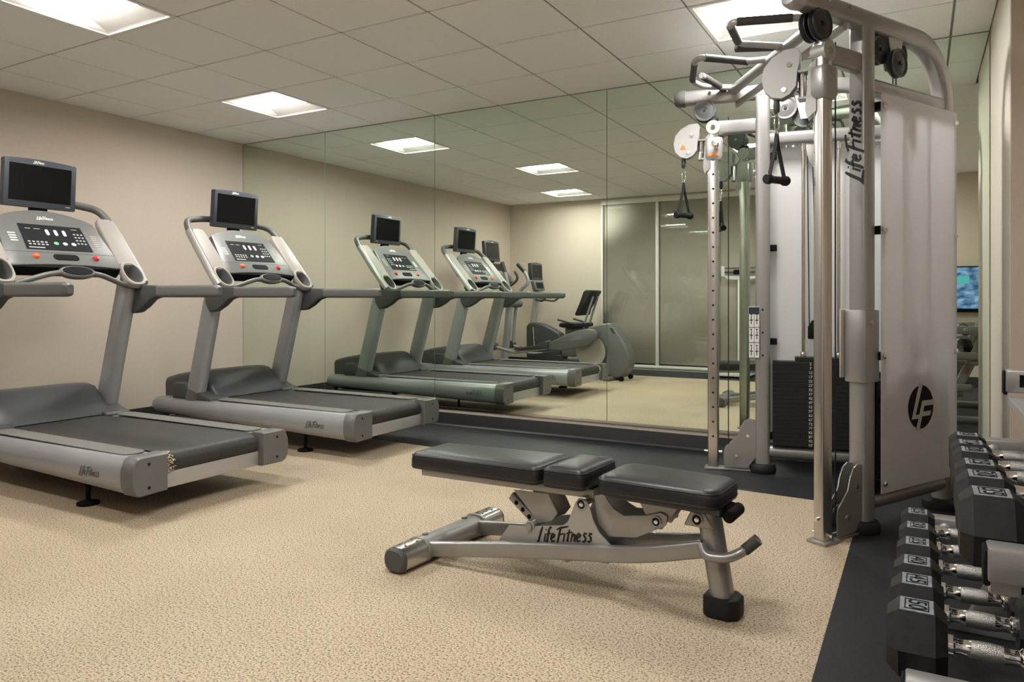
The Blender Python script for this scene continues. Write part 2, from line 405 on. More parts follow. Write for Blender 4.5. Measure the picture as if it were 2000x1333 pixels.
# ceiling: plenum slab, grid runners, one object per tile
ceil = slab('ceiling', (XL, YB, 2.78), (XR, YM, 2.80), M_GRID)
gx = [XL]+[GX0+TILE*i for i in range(11) if GX0+TILE*i < XR-0.05]+[XR]
gy = [YB]+sorted([GY0-TILE*j for j in range(8)])+[YM]
LIGHTS = [(1, 0), (2, 3), (1, 6), (7, 0), (6, 3), (7, 6)]   # grid cells: column i..i+1, row j..j+1
def is_light(x, y): return any(abs(x-(GX0+TILE*(i+0.5))) < 0.1 and abs(y-(GY0-TILE*(j+0.5))) < 0.1 for i, j in LIGHTS)
TG = 0.0062; full = None
for a in range(len(gx)-1):
    for c in range(len(gy)-1):
        x0, x1, y0, y1 = gx[a], gx[a+1], gy[c], gy[c+1]
        xm, ym = (x0+x1)/2, (y0+y1)/2
        if is_light(xm, ym): continue
        if y1 > YN+0.05:
            if x0 > XN-0.02: continue
            x1 = min(x1, XN); xm = (x0+x1)/2
        hx, hy = (x1-x0)/2-TG, (y1-y0)/2-TG
        isfull = abs(hx*2-TILE+2*TG) < 1e-3 and abs(hy*2-TILE+2*TG) < 1e-3
        if isfull and full is not None:
            o = bpy.data.objects.new('ceiling_tile', full.data); COL.objects.link(o); o.parent = ceil
        else:
            o = MB().box((-hx, -hy, 0), (hx, hy, 0.016), 0.002, 1).build('ceiling_tile', M_TILE, ceil, smooth=0)
            if isfull: full = o
        o.location = (xm, ym, ZC)
for x in gx: MB().box((x-0.012, YB, ZC+0.007), (x+0.012, YM if x < XN else YN, ZC+0.03)).build('grid_runner', M_GRID, ceil, smooth=0)
for y in gy: MB().box((XL, y-0.012, ZC+0.0075), (XR if y < YN else XN, y+0.012, ZC+0.029)).build('grid_runner', M_GRID, ceil, smooth=0)

# recessed ceiling lamps
def make_lamp():
    r = thing('ceiling_light', 'x', 'ceiling light', (0, 0, ZC), 0, 'recessed square ceiling lights')
    h = TILE/2-0.004; t = 0.022
    b = MB(); 
    for lo, hi in (((-h, -h), (h, -h+t)), ((-h, h-t), (h, h)), ((-h, -h+t), (-h+t, h-t)), ((h-t, -h+t), (h, h-t))):
        b.box((*lo, -0.004), (*hi, 0.012), 0.002, 1)
    b.build('trim_frame', M_LAMPWHITE, r)
    q = h-t
    MB().box((-q-0.004, -q-0.004, 0.050), (q+0.004, q+0.004, 0.054)).build('housing_top', M_LAMPWHITE, r, smooth=0)
    fx, fy, zl = q*0.80, q*0.55, 0.034
    for sy in (-1, 1):
        pts = [(q, 0.004), (q*0.85, 0.013), (fy, zl)]
        MB().loft([[V(x, sy*a, z) for a, z in pts]+[V(x, sy*a, z+0.003) for a, z in pts[::-1]] for x in (-q, q)]).build('reflector', M_LAMPWHITE, r)
    for sx in (-1, 1):
        pts = [(q, 0.003), (q*0.9, 0.010), (fx, zl)]
        MB().loft([[V(sx*a, y, z) for a, z in pts]+[V(sx*a, y, z+0.003) for a, z in pts[::-1]] for y in (-q, q)]).build('end_plate', M_LAMPWHITE, r)
    MB().prism(rrect(fx, fy, 0.05, 5), zl-0.001, zl+0.004, 'z').build('lamp_diffuser', M_LENS, r)
    return r
lamp_labels = ['square recessed ceiling light in front of the mirror, above the treadmill beside it',
               'large square ceiling light at the upper left, over the nearer treadmill',
               'square ceiling light by the window wall, seen only in the mirror',
               'square ceiling light directly above the cable machine',
               'square ceiling light above the weight bench',
               'square ceiling light by the window wall behind the dumbbells']
lamp0 = make_lamp()
for k, (i, j) in enumerate(LIGHTS):
    o = lamp0 if k == 0 else copy_tree(lamp0)
    o.location = (GX0+TILE*(i+0.5), GY0-TILE*(j+0.5), ZC); o['label'] = lamp_labels[k]

# wall mirrors
MX = [XL+0.004, -4.721, -3.503, -1.979, -0.46, XN-0.004]; MZ0 = 0.145
mlab = ['narrow mirror panel in the corner by the taupe wall', 'mirror panel behind the handrails of the far treadmill',
        'wide mirror panel showing both treadmills, cross trainer and bike', 'mirror panel behind the far column of the cable machine',
        'mirror panel at the right, mostly hidden by the cable machine']
for i in range(5):
    r = thing('wall_mirror', mlab[i], 'mirror', ((MX[i]+MX[i+1])/2, YM, MZ0), 0, 'mirror panels covering the wall')
    hw = (MX[i+1]-MX[i])/2-0.0012
    MB().box((-hw, -0.0065, 0), (hw, -0.001, ZC-MZ0-0.004)).build('glass_body', M_MIREDGE, r, smooth=0)
    MB().box((-hw+0.0012, -0.0075, 0.0012), (hw-0.0012, -0.0066, ZC-MZ0-0.006)).build('reflecting_face', M_MIRROR, r, smooth=0)
b = MB(); b.box((XL, YM-0.012, MZ0-0.012), (XN, YM, MZ0-0.001), 0.001, 1); b.box((XL, YM-0.0125, MZ0-0.012), (XN, YM-0.010, MZ0+0.006))
struct(b.build('trim_1', M_CHROME))

# ================================================================== TREADMILLS
def make_treadmill():
    r = thing('treadmill', 'x', 'treadmill', (0, 0, 0), 0, 'treadmills facing the taupe wall')
    for s in (-1, 1):
        def sec(u, k):           # k: 0 front, 1 rear
            zt = 0.283+0.013*k; zb = 0.165-0.045*k; h = zt-zb
            pr = [(0.300, zt-0.004), (0.425, zt), (0.445, zt-0.010), (0.461, zt-h*0.25), (0.467, zt-h*0.5), (0.461, zt-h*0.75), (0.445, zb+0.010), (0.42, zb), (0.300, zb)]
            return [V(u, s*a, z) for a, z in pr]
        fr = [V(-2.015, p.y*1.0, 0.222+(p.z-0.222)*0.86) for p in sec(-2.0, 0)]
        rail = MB().loft([fr, sec(-1.995, 0), sec(-0.062, 1)]).build('side_rail', M_ALU, r)
        lettering('logo_lettering', M_LOGOG, rail, (-0.40, s*0.4672, 0.188) if s < 0 else (-0.20, s*0.4672, 0.188), (-s, 0, 0), (0, 0, 1), 0.045)
        MB().box((-2.012, s*0.36-0.02, 0.12), (-1.98, s*0.36+0.02, 0.26), 0.01).build('front_plug', M_DARK, r)
        b = MB(); b.prism([(a, c) for a, c in rrect(0.058, 0.625, 0.05, 4)], 0.2955, 0.3005, 'z', 0.0015, 1, M=Matrix.Translation((-0.735, s*0.358, 0)) @ Matrix.Rotation(PI/2, 4, 'Z'))
        b.build('foot_strip', M_TREAD, r)
        pr = [V(0, s*a, z) for a, z in ((0.285, 0.122), (0.285, 0.302), (0.43, 0.302), (0.452, 0.29), (0.468, 0.25), (0.471, 0.21), (0.468, 0.165), (0.452, 0.128), (0.43, 0.118))]
        cap = MB().loft([[p+V(-0.068, 0, 0) for p in pr], [p+V(0.008, 0, 0) for p in pr], [V(0.018, s*0.37+(p.y-s*0.37)*0.94, 0.21+(p.z-0.21)*0.93) for p in pr]]).build('end_cap', M_GREY, r, smooth=50)
        bb = MB()
        for z in (0.155, 0.265): bb.cyl((0.014, s*0.385, z), (0.0195, s*0.385, z), 0.007, 10)
        bb.build('bolt_socket', M_BLACK, cap)
        # uprights
        path = [V(-1.605, s*0.395, 0.285), V(-1.50, s*0.397, 0.66), V(-1.40, s*0.40, 1.02), V(-1.375, s*0.40, 1.12)]
        up = MB().tube(path, rrect(0.044, 0.076, 0.04, 5), up=(1, 0, 0), scale=[1.04, 1, 0.98, 0.96]).build('upright', M_ALU, r)
        MB().tube([V(-1.612, s*0.395, 0.262), V(-1.585, s*0.395, 0.355)], rrect(0.047, 0.080, 0.042, 5), up=(1, 0, 0)).build('upright_collar', M_GREY, up)
        # hood shoulder around the upright
        poly = [(-1.82, 0.28), (-1.82, 0.40), (-1.70, 0.405), (-1.58, 0.365), (-1.44, 0.315), (-1.385, 0.305), (-1.38, 0.28)]
        MB().prism(poly, min(s*0.265, s*0.435), max(s*0.265, s*0.435), 'y', 0.018, 3, ang=20).build('hood_shoulder', M_DARK2, r)
        # arm with cup holder
        A = frame((-1.235, s*0.388, 1.125), (0, 1, 0), (-0.648, 0, 0.762)) @ Matrix.Diagonal((s, 1, 1, 1))
        upper = [(-0.068, 0.165), (0.068, 0.165), (0.060, 0.42), (0.052, 0.545), (0.030, 0.575), (-0.050, 0.575), (-0.064, 0.53)]
        arm = MB().prism(upper, -0.035, 0.010, 'z', 0.010, 3, M=A).build('console_arm', M_PALE, r)
        MB().tube([A @ V(0.068, 0.03, -0.018), A @ V(0.076, 0.12, -0.02), A @ V(0.066, 0.42, -0.02), A @ V(0.054, 0.57, -0.022)], ellipse(0.018, 0.028, 12), up=(0, 0, 1)).build('arm_edge', M_SILVERP, arm)
        n = 32
        def ring(a_, b_, h, e=2.0):
            o_ = []
            for k in range(n):
                c_, s_ = math.cos(2*PI*k/n), math.sin(2*PI*k/n)
                o_.append(A @ V(0.001+a_*math.copysign(abs(c_)**(2/e), c_), 0.095+b_*math.copysign(abs(s_)**(2/e), s_), h))
            return o_
        MB().loft([ring(0.060, 0.085, -0.040, 2.6), ring(0.068, 0.098, -0.030, 2.8), ring(0.070, 0.100, 0.004, 2.8), ring(0.066, 0.096, 0.011, 2.6), ring(0.060, 0.084, 0.012, 2.2), ring(0.056, 0.080, 0.008, 2.1)], False).build('cup_surround', M_PALE, arm)
        MB().loft([ring(0.0565, 0.0805, 0.009, 2.1), ring(0.053, 0.076, -0.012), ring(0.047, 0.066, -0.060), ring(0.040, 0.052, -0.085), ring(0.005, 0.006, -0.088)], False).build('cup_holder', M_GREY, arm)
        # handrail and its bracket
        MB().tube([V(-1.10, s*0.44, 1.083), V(-0.56, s*0.44, 1.082), V(-0.537, s*0.44, 1.082), V(-0.522, s*0.44, 1.082)], rrect(0.027, 0.038, 0.02, 4), scale=[1, 1, 0.9, 0.6]).build('handrail', M_GREY, r)
        poly = [(-1.40, 1.00), (-1.42, 1.118), (-1.30, 1.128), (-1.09, 1.121), (-1.09, 1.045), (-1.15, 1.03), (-1.215, 0.985), (-1.29, 0.948), (-1.355, 0.94)]
        MB().prism(poly, s*0.44-0.03, s*0.44+0.03, 'y', 0.012, 3, ang=25).build('handrail_bracket', M_DARK2, r)
        # pulse grip arms
        MB().tube(fillet([V(-1.33, s*0.415, 1.125), V(-1.275, s*0.34, 1.115), V(-1.245, s*0.16, 1.178), V(-1.235, s*0.085, 1.190)], 0.06), 0.0165, up=(0, 0, 1)).build('pulse_grip', M_GREY, r)
        MB().box((-1.355, s*0.40-0.035, 1.118), (-1.24, s*0.40+0.035, 1.142), 0.008).build('grip_mount', M_BLACK, r)
        # feet
        f = MB(); f.cyl((-0.51, s*0.36, 0.0), (-0.51, s*0.36, 0.012), 0.052, 20); f.cyl((-0.51, s*0.36, 0.012), (-0.51, s*0.36, 0.022), 0.045, 20, 0.02); f.cyl((-0.51, s*0.36, 0.02), (-0.51, s*0.36, 0.125), 0.011, 10)
        f.build('levelling_foot', M_BLACK, r)
        MB().cyl((-1.82, s*0.37-0.02, 0.045), (-1.82, s*0.37+0.02, 0.045), 0.045, 20).build('wheel', M_BLACK, r)
    MB().box((-1.98, -0.30, 0.125), (-0.10, 0.30, 0.262), 0.004).build('underbelt_light_block', M_BLACK, r)  # dark box added beneath the belt to block light
    # belt wraps over the rear roller
    pts = [(-1.56, 0.290), (-0.055, 0.290)]
    for k in range(1, 10):
        a = PI/2-k*PI/10; pts.append((-0.055+0.05*math.cos(a), 0.240+0.05*math.sin(a)))
    pts.append((-0.055, 0.19)); pts.append((-0.30, 0.19))
    low = [(x*0.998-0.002 if x > -0.2 else x, z-0.004 if z > 0.24 else z+0.004) for x, z in pts[::-1]]
    MB().loft([[V(u, y, z) for u, z in pts]+[V(u-0.002, y, z) for u, z in low] for y in (-0.272, 0.272)]).build('running_belt', M_BELT, r)
    MB().box((-0.045, -0.30, 0.122), (-0.020, 0.30, 0.200), 0.004).build('rear_crossbar', M_SILVERP, r)
    # motor hood
    poly = [(-2.05, 0.262), (-2.055, 0.40), (-2.04, 0.425), (-1.92, 0.455), (-1.78, 0.478), (-1.66, 0.488), (-1.60, 0.478), (-1.50, 0.385), (-1.43, 0.312), (-1.425, 0.295), (-1.5, 0.262)]
    secs = []
    for y, k in ((-0.335, 0.0), (-0.325, 0.6), (-0.30, 0.9), (-0.24, 1.0), (0.24, 1.0), (0.30, 0.9), (0.325, 0.6), (0.335, 0.0)):
        secs.append([V(-1.74+(u+1.74)*(0.95+0.05*k), y, 0.262+(z-0.262)*(0.80+0.20*k)) for u, z in poly])
    MB().loft(secs).build('motor_hood', M_DARK2, r, smooth=50)
    # console
    C = frame((-1.325, 0, 1.238), (0, 1, 0), (-0.648, 0, 0.762))    # x: across, y: up the face, z: towards the runner
    n = 14; out = [(-0.345, 0.0), (-0.335, -0.012)]
    for k in range(n+1):
        a = -1+2*k/n; out.append((0.30*a, -0.012+0.016*(1-a*a)))
    out += [(0.335, -0.012), (0.345, 0.0), (0.285, 0.37)]
    for k in range(n+1):
        a = 1-2*k/n; out.append((0.265*a, 0.385+0.072*(1-a*a)))
    out += [(-0.285, 0.37)]
    con = MB().prism(out, -0.045, 0.0, 'z', 0.008, 2, M=C, ang=45).build('console', M_GREY, r)
    MB().prism([(-0.335, -0.016), (0.335, -0.016), (0.33, 0.02), (-0.33, 0.02)], -0.09, -0.008, 'z', 0.008, 2, M=C).build('console_underside', M_BLACK, con)
    MB().prism([(-0.195, 0.118), (0.195, 0.118), (0.185, 0.325), (-0.185, 0.325)], 0.0, 0.003, 'z', 0.001, 1, M=C).build('key_panel', M_PANEL, con)
    lettering('logo_lettering', M_LOGOW, con, C @ V(-0.055, 0.372, 0.001), C.to_3x3() @ V(1, 0, 0), C.to_3x3() @ V(0, 1, 0), 0.027, w=0.15)
    kb = MB()
    for a in range(5):
        for c in range(2): kb.prism(ellipse(0.0085, 0.006, 8), 0.003, 0.0045, 'z', M=C @ Matrix.Translation((-0.165+0.024*a, 0.158+0.020*c, 0)))
    for a in range(3):
        for c in range(4): kb.prism(ellipse(0.0075, 0.006, 8), 0.003, 0.0045, 'z', M=C @ Matrix.Translation((0.125+0.022*a, 0.182+0.026*c, 0)))
    kb.box((-0.155, 0.285, 0.003), (-0.125, 0.289, 0.004), M=C); kb.box((-0.105, 0.285, 0.003), (-0.07, 0.289, 0.004), M=C); kb.box((0.12, 0.300, 0.003), (0.155, 0.304, 0.004), M=C)
    kb.box((-0.18, 0.128, 0.003), (-0.09, 0.136, 0.004), M=C)
    kb.build('keypad', M_BTN, con)
    for a in range(3):
        x = -0.035+0.050*a
        t = MB().prism([(p, q) for p, q in rrect(0.010, 0.024, 0.0095, 4)], 0.003, 0.006, 'z', 0.001, 1, M=C @ Matrix.Translation((x, 0.262, 0))).build('rocker_key', M_BTNW, con)
        MB().prism(ellipse(0.0145, 0.013, 16), 0.003, 0.006, 'z', 0.001, 1, M=C @ Matrix.Translation((-0.012+0.052*a, 0.172, 0))).build('round_key', M_GREEN if a == 0 else M_BTNW, con)
    for a, mm in ((-1, M_LABELW), (1, M_PALE)):
        gb = MB()
        if a < 0:
            for q in range(4): gb.box((-0.262, 0.178+0.020*q, 0.0), (-0.222, 0.187+0.020*q, 0.0015), M=C)
        else:
            for q in range(6): gb.box((0.222, 0.165+0.017*q, 0.0), (0.262, 0.177+0.017*q, 0.0012), M=C)
        gb.build('printed_legend', mm, con)
    for x, mm in ((-0.165, M_ORANGE), (0.190, M_RED)):
        k = MB(); k.lathe([(0.019, 0.0), (0.019, 0.004), (0.015, 0.008), (0.013, 0.014), (0.009, 0.016)], C @ V(x, 0.062, 0), C.to_3x3() @ V(0, 0, 1), 18); k.build('stop_button', mm, con)
    MB().prism([(p, q) for p, q in rrect(0.075, 0.024, 0.022, 5)], -0.004, 0.0035, 'z', 0.002, 1, M=C @ Matrix.Translation((0.01, 0.062, 0))).build('tray_slot', M_BLACK, con)
    MB().box((-0.335, 0.096, 0.0), (0.335, 0.0985, 0.001), M=C).build('panel_line', M_DARK2, con)
    # frame tube over the top, behind the monitor
    pth = fillet([V(-1.43, -0.445, 1.30), V(-1.635, -0.435, 1.56), V(-1.70, -0.40, 1.635), V(-1.735, -0.20, 1.665), V(-1.735, 0.20, 1.665), V(-1.70, 0.40, 1.635), V(-1.635, 0.435, 1.56), V(-1.43, 0.445, 1.30)], 0.10)
    MB().tube(pth, ellipse(0.022, 0.026, 12)).build('top_tube', M_GREY, r)
    # pulse hub
    H = frame((-1.232, 0, 1.195), (0, 1, 0), (-0.70, 0, 0.714))
    hb = MB(); n = 22
    def ring2(a, b_, h): return [H @ V(a*math.cos(2*PI*k/n), b_*math.sin(2*PI*k/n), h) for k in range(n)]
    hb.loft([ring2(0.08, 0.03, -0.035), ring2(0.105, 0.045, -0.015), ring2(0.108, 0.048, 0.0), ring2(0.100, 0.042, 0.010), ring2(0.086, 0.034, 0.008), ring2(0.07, 0.026, 0.002)])
    hub = hb.build('pulse_hub', M_GREY, r)
    MB().loft([ring2(0.090, 0.036, 0.007), ring2(0.088, 0.034, 0.012), ring2(0.06, 0.02, 0.014)]).build('hub_insert', M_BLACK, hub)
    # monitor
    Mo = frame((-1.632, 0, 1.598), (0, 1, 0), (0.07, 0, 0.997))
    out = [(-0.214, 0.004), (-0.205, 0.0), (0.205, 0.0), (0.214, 0.004)] + [(0.2125, 0.285)] + [(0.205*(1-2*k/10), 0.290+0.010*(1-(1-2*k/10)**2)) for k in range(11)] + [(-0.2125, 0.285)]
    mo = MB().prism(out, -0.048, 0.0, 'z', 0.006, 2, M=Mo, ang=50).build('monitor', M_SLATE, r)
    MB().box((-0.186, 0.040, -0.001), (0.180, 0.262, 0.0012), M=Mo).build('screen', M_SCREEN, mo, smooth=0)
    lettering('logo_lettering', M_LOGOW, mo, Mo @ V(-0.05, 0.273, 0.0002), (0, 1, 0), (0.07, 0, 0.997), 0.017, w=0.16)
    MB().box((0.15, 0.020, 0.0), (0.178, 0.025, 0.0012), M=Mo).build('badge', M_BTN, mo, smooth=0)
    MB().box((-0.11, 0.06, -0.075), (0.11, 0.24, -0.045), 0.012, M=Mo).build('monitor_back', M_DARK, mo)
    MB().box((-0.05, -0.055, -0.05), (0.05, 0.02, -0.012), 0.006, M=Mo).build('monitor_neck', M_BLACK, r)
    return r
tm = make_treadmill(); tm.location = (-3.14, 2.495, 0)
tm['label'] = 'nearer treadmill at the left edge, grey console, frayed tan corner on its belt'
tm2 = copy_tree(tm); tm2.location = (-3.14, 3.975, 0)
tm2['label'] = 'treadmill beside the mirror, farther of the two, with dark monitor'
fb = MB()
for k in range(70):
    t = random.random(); y = -0.262+random.gauss(0, 0.012); a = t*PI*0.75
    p = V(-0.055+0.0515*math.sin(a), y, 0.240+0.0515*math.cos(a)); d = V(random.uniform(-0.02, 0.02), random.uniform(-0.02, 0.02), random.uniform(-0.01, 0.01))
    fb.tube([p-d*0.6, p+V(0.003, 0, 0.003), p+d*0.6], ellipse(0.003, 0.0016, 5))
fb.build('frayed_patch', M_FRAY, tm)

# ================================================================== CABLE MACHINE
ROOT = V(-0.45, 4.1, 0)
cm = thing('cable_machine', 'silver dual cable machine with frosted shrouds and pull-up handles before the mirror', 'cable machine', ROOT)
WINGS = [dict(A=V(-0.359, 3.327, 0), d=V(0.4695, 0.883, 0), n=V(0.883, -0.4695, 0), near=True),
         dict(A=V(-1.10, 4.465, 0), d=V(0.985, 0.172, 0), n=V(-0.172, 0.985, 0), near=False)]
def wing(W):
    A, d, n = W['A'], W['d'], W['n']; near = W['near']
    T = lambda p: A+d*p.x+n*p.y+V(0, 0, p.z)
    def B(b, name, m, parent=cm, smooth=38): return b.build(name, m, parent, T=T, off=ROOT, smooth=smooth)
    # adjustment column with locating holes on the inner face
    col = B(MB().tube([V(0, 0, 0.012), V(0, 0, 2.115)], rrect(0.026, 0.033, 0.012, 3), up=(1, 0, 0)), 'adjustment_column', M_BRUSHED)
    hole = B(MB().cyl((0, -0.0255, 0.20), (0, -0.0268, 0.20), 0.0065, 10), 'locating_hole', M_BLACK, col)
    for k in range(1, 20):
        o = bpy.data.objects.new('locating_hole', hole.data); COL.objects.link(o); o.parent = col; o.location = (0, 0, 0.0885*k)
    bb = MB()
    bb.cyl((-0.052, 0, 0.105), (0.052, 0, 0.105), 0.009, 10); bb.cyl((0, -0.046, 0.035), (0, 0.046, 0.035), 0.008, 10); bb.cyl((0, -0.05, 1.985), (0, 0.05, 1.985), 0.008, 10)
    B(bb, 'column_bolts', M_CHROME, col)
    B(MB().lathe([(0.031, 2.09), (0.034, 2.115), (0.030, 2.135), (0.016, 2.145)], (0, 0, 0), (0, 0, 1), 20), 'column_cap', M_SILVERP if near else M_RUB)
    B(MB().prism([(-0.05, -0.045), (0.05, -0.045), (0.09, -0.028), (0.25, -0.028), (0.25, 0.028), (0.09, 0.028), (0.05, 0.045), (-0.05, 0.045)], 0.0, 0.013, 'z', 0.003, 2), 'base_plate', M_SILVER)
    # low pulley guard: two shaped cheeks with a pulley between
    poly = [(0.066, 0.015), (0.060, 0.09), (0.068, 0.135), (0.105, 0.172), (0.140, 0.205), (0.155, 0.255), (0.178, 0.295), (0.21, 0.312), (0.245, 0.305), (0.252, 0.26), (0.252, 0.10), (0.20, 0.02)]
    for s in (-1, 1):
        g = B(MB().prism(poly, s*0.024-0.003, s*0.024+0.003, 'y', 0.0015, 1), 'pulley_guard', M_SILVER)
        q = MB(); 
        for t_, z_ in ((0.135, 0.09), (0.20, 0.215)): q.cyl((t_, s*0.027, z_), (t_, s*0.033, z_), 0.009, 10)
        B(q, 'guard_bolt', M_CHROME, g)
    def pulley(c, r=0.062, dark=False, half=0.014):
        pr = [(r*0.25, -half), (r*0.30, -half*1.15), (r*0.80, -half*0.8), (r*0.86, -half), (r, -half), (r*1.0, -half*0.6), (r*0.88, 0), (r, half*0.6), (r, half), (r*0.86, half), (r*0.80, half*0.8), (r*0.30, half*1.15), (r*0.25, half)]
        p = B(MB().lathe(pr, c, (0, 1, 0), 28), 'pulley', M_PULLEYD if dark else M_PULLEY)
        B(MB().cyl((c[0], c[1]-half-0.008, c[2]), (c[0], c[1]+half+0.008, c[2]), 0.009, 8), 'axle', M_PULLEYD if dark else M_CHROME, p)
        return p
    pulley((0.135, 0, 0.09), 0.055, True)
    # main post, foot
    post = B(MB().tube([V(0.285, 0, 0.045), V(0.285, 0, 2.24)], rrect(0.044, 0.042, 0.022, 4), up=(1, 0, 0)), 'main_post', M_SILVER)
    B(MB().lathe([(0.072, 0.0), (0.076, 0.012), (0.074, 0.040), (0.064, 0.052), (0.05, 0.055)], (0.285, 0, 0), (0, 0, 1), 28), 'rubber_foot', M_RUB)
    # top rail that bends down into the rear post
    pth = [V(-0.165, 0, 2.272), V(0.55, 0, 2.272)] + [V(0.70+0.27*math.sin(a), 0, 2.272-0.27+0.27*math.cos(a)) for a in [PI/2*k/10 for k in range(11)]] + [V(0.97, 0, 1.2), V(0.97, 0, 0.05)]
    B(MB().tube(pth, rrect(0.040, 0.042, 0.024, 4), up=(0, 0, 1)), 'top_rail', M_SILVER)
    B(MB().lathe([(0.05, 0.0), (0.052, -0.02), (0.048, -0.05), (0.036, -0.066), (0.012, -0.07)], (-0.165, 0, 2.272), (1, 0, 0), 24), 'rail_end_cap', M_SILVERP if near else M_GREY)
    B(MB().lathe([(0.088, 0.0), (0.092, 0.012), (0.090, 0.036), (0.075, 0.048), (0.05, 0.05)], (0.97, 0, 0), (0, 0, 1), 28), 'rubber_foot', M_RUB)
    B(MB().tube([V(0.31, 0, 1.985), V(0.95, 0, 1.985)], rrect(0.03, 0.040, 0.026, 4)), 'upper_crossbar', M_SILVER)
    B(MB().tube([V(0.31, 0, 0.128), V(0.95, 0, 0.128)], ellipse(0.036, 0.038, 18)), 'lower_crossbar', M_SILVER)
    q = MB()
    for t_ in (-0.02, 0.12): q.cyl((t_, -0.047, 2.285), (t_, 0.047, 2.285), 0.010, 10)
    B(q, 'rail_bolts', M_CHROME)
    # link from post to column
    B(MB().tube([V(0.03, 0, 2.076), V(0.26, 0, 2.076)], rrect(0.026, 0.044, 0.016, 3)), 'link_arm', M_SILVER)
    b = MB(); b.cyl((0.0, -0.034, 2.079), (0.0, 0.034, 2.079), 0.042, 24); B(b, 'link_boss', M_SILVERP)
    b = MB(); b.cyl((0.0, -0.040, 2.079), (0.0, 0.040, 2.079), 0.013, 12); B(b, 'link_bolt', M_CHROME)
    # pulleys under the top rail
    pulley((-0.05, -0.022, 2.185), 0.066, near); pulley((-0.05, 0.022, 2.185), 0.066, near)
    pulley((0.41, 0.0, 2.165), 0.066, near); pulley((0.515, 0.028, 2.115), 0.066, near); pulley((0.60, -0.02, 2.185), 0.066, near)
    bk = MB(); bk.prism([(0.46, 2.24), (0.58, 2.24), (0.535, 2.09), (0.495, 2.09)], -0.022, -0.018, 'y'); bk.prism([(0.46, 2.24), (0.58, 2.24), (0.535, 2.09), (0.495, 2.09)], 0.018, 0.022, 'y'); B(bk, 'pulley_hanger', M_SILVERP, smooth=0)
    # weight stack, one plate per child
    c0 = 0.605; z0 = 0.172; ph = 0.0248
    pm = MB().box((-0.265, -0.055, 0.0005), (0.265, 0.040, ph-0.0005), 0.0012, 1)
    first = None
    for k in range(20):
        if first is None:
            first = B(MB().add([p+V(c0, 0, z0) for p in pm.v], pm.f), 'weight_plate', M_STACK)
        else:
            o = bpy.data.objects.new('weight_plate', first.data); COL.objects.link(o); o.parent = cm; o.location = (0, 0, ph*k)
    zt = z0+ph*20
    B(MB().box((c0-0.14, -0.05, zt), (c0+0.14, 0.05, zt+0.026), 0.002, 1), 'top_weight_plate', M_STACK)
    nums = ['5']+[str(7+5*k) for k in range(19)]
    body = '\n'.join(nums)
    tx = frame(T(V(c0-0.058, -0.0558, (z0+zt)/2))-ROOT, d, (0, 0, 1)) if not near else frame(T(V(c0-0.058, -0.0558, (z0+zt)/2))-ROOT, -d, (0, 0, 1))
    text('weight_numbers', body, M_LOGOW, cm, tx, 0.0215, 'CENTER', ph/0.0215)
    for s in (-1, 1):
        B(MB().cyl((c0+s*0.095, 0, 0.14), (c0+s*0.095, 0, 1.96), 0.0095, 12), 'guide_rod', M_ROD_REFL)
        B(MB().cyl((c0+s*0.095, 0, 1.905), (c0+s*0.095, 0, 1.95), 0.014, 12), 'rod_collar', M_CHROME)
        B(MB().lathe([(0.016, 0.0), (0.018, 0.02), (0.012, 0.03)], (c0+s*0.095, 0, zt+0.026), (0, 0, 1), 12), 'rod_bushing', M_ROD_REFL)
    B(MB().prism([(c0-0.07, 0.80), (c0+0.02, 0.80), (c0+0.02, 0.925), (c0-0.01, 0.93), (c0-0.05, 0.905), (c0-0.07, 0.87)], -0.018, 0.018, 'y', 0.006, 2), 'floating_pulley_block', M_BLACK)
    b = MB(); b.cyl((c0-0.062, 0, 0.86), (c0-0.075, 0, 2.10), 0.0032, 8); b.cyl((c0-0.02, 0, 0.92), (c0-0.05, 0, 2.10), 0.0032, 8); b.cyl((c0-0.03, 0, zt+0.02), (c0-0.03, 0, 0.82), 0.008, 8)
    B(b, 'lift_cable', M_CABLE)
    B(MB().cyl((0.088, 0, 0.11), (0.088, 0, 2.14), 0.0032, 8), 'column_cable', M_CABLE)
    B(MB().prism([(c0-0.085, 1.955), (c0-0.005, 1.955), (c0-0.005, 1.80), (c0-0.03, 1.79), (c0-0.06, 1.83), (c0-0.075, 1.88)], -0.012, 0.012, 'y', 0.004, 2), 'cable_shield', M_SILVER)
    # frosted shroud
    sh = B(MB().box((0.325, 0.062, 0.172), (0.975, 0.067, 1.945), 0.0015, 1), 'shroud', M_FROST)
    for z in (0.215, 0.78, 1.34, 1.89):
        for t_ in (0.345, 0.955):
            b = MB(); b.cyl((t_, 0.03, z), (t_, 0.080, z), 0.008, 10); b.lathe([(0.013, 0.067), (0.013, 0.074), (0.008, 0.078)], (t_, 0, z), (0, 1, 0), 12)
            B(b, 'shroud_bolt', M_CHROME, sh)
        B(MB().box((0.325, 0.0, z-0.018), (0.365, 0.062, z+0.018), 0.003, 1), 'shroud_bracket', M_BLACK)
        B(MB().cyl((0.99, 0.0, z-0.05), (1.026, 0.0, z-0.05), 0.009, 10), 'rear_bolt', M_CHROME)
    if near:
        e = B(MB().prism([(0.645+0.108*math.cos(2*PI*k/40), 0.532+0.101*math.sin(2*PI*k/40)) for k in range(40)], 0.0672, 0.0685, 'y'), 'oval_emblem', M_LOGO, sh, smooth=0)
        em = MB()
        def band(pts): em.prism(pts, 0.0686, 0.0694, 'y')
        band([(0.628, 0.640), (0.660, 0.640), (0.598, 0.498), (0.640, 0.498), (0.640, 0.480), (0.565, 0.480)])     # L
        band([(0.600, 0.425), (0.630, 0.425), (0.672, 0.535), (0.756, 0.535), (0.752, 0.560), (0.655, 0.560)])     # F stem and bar
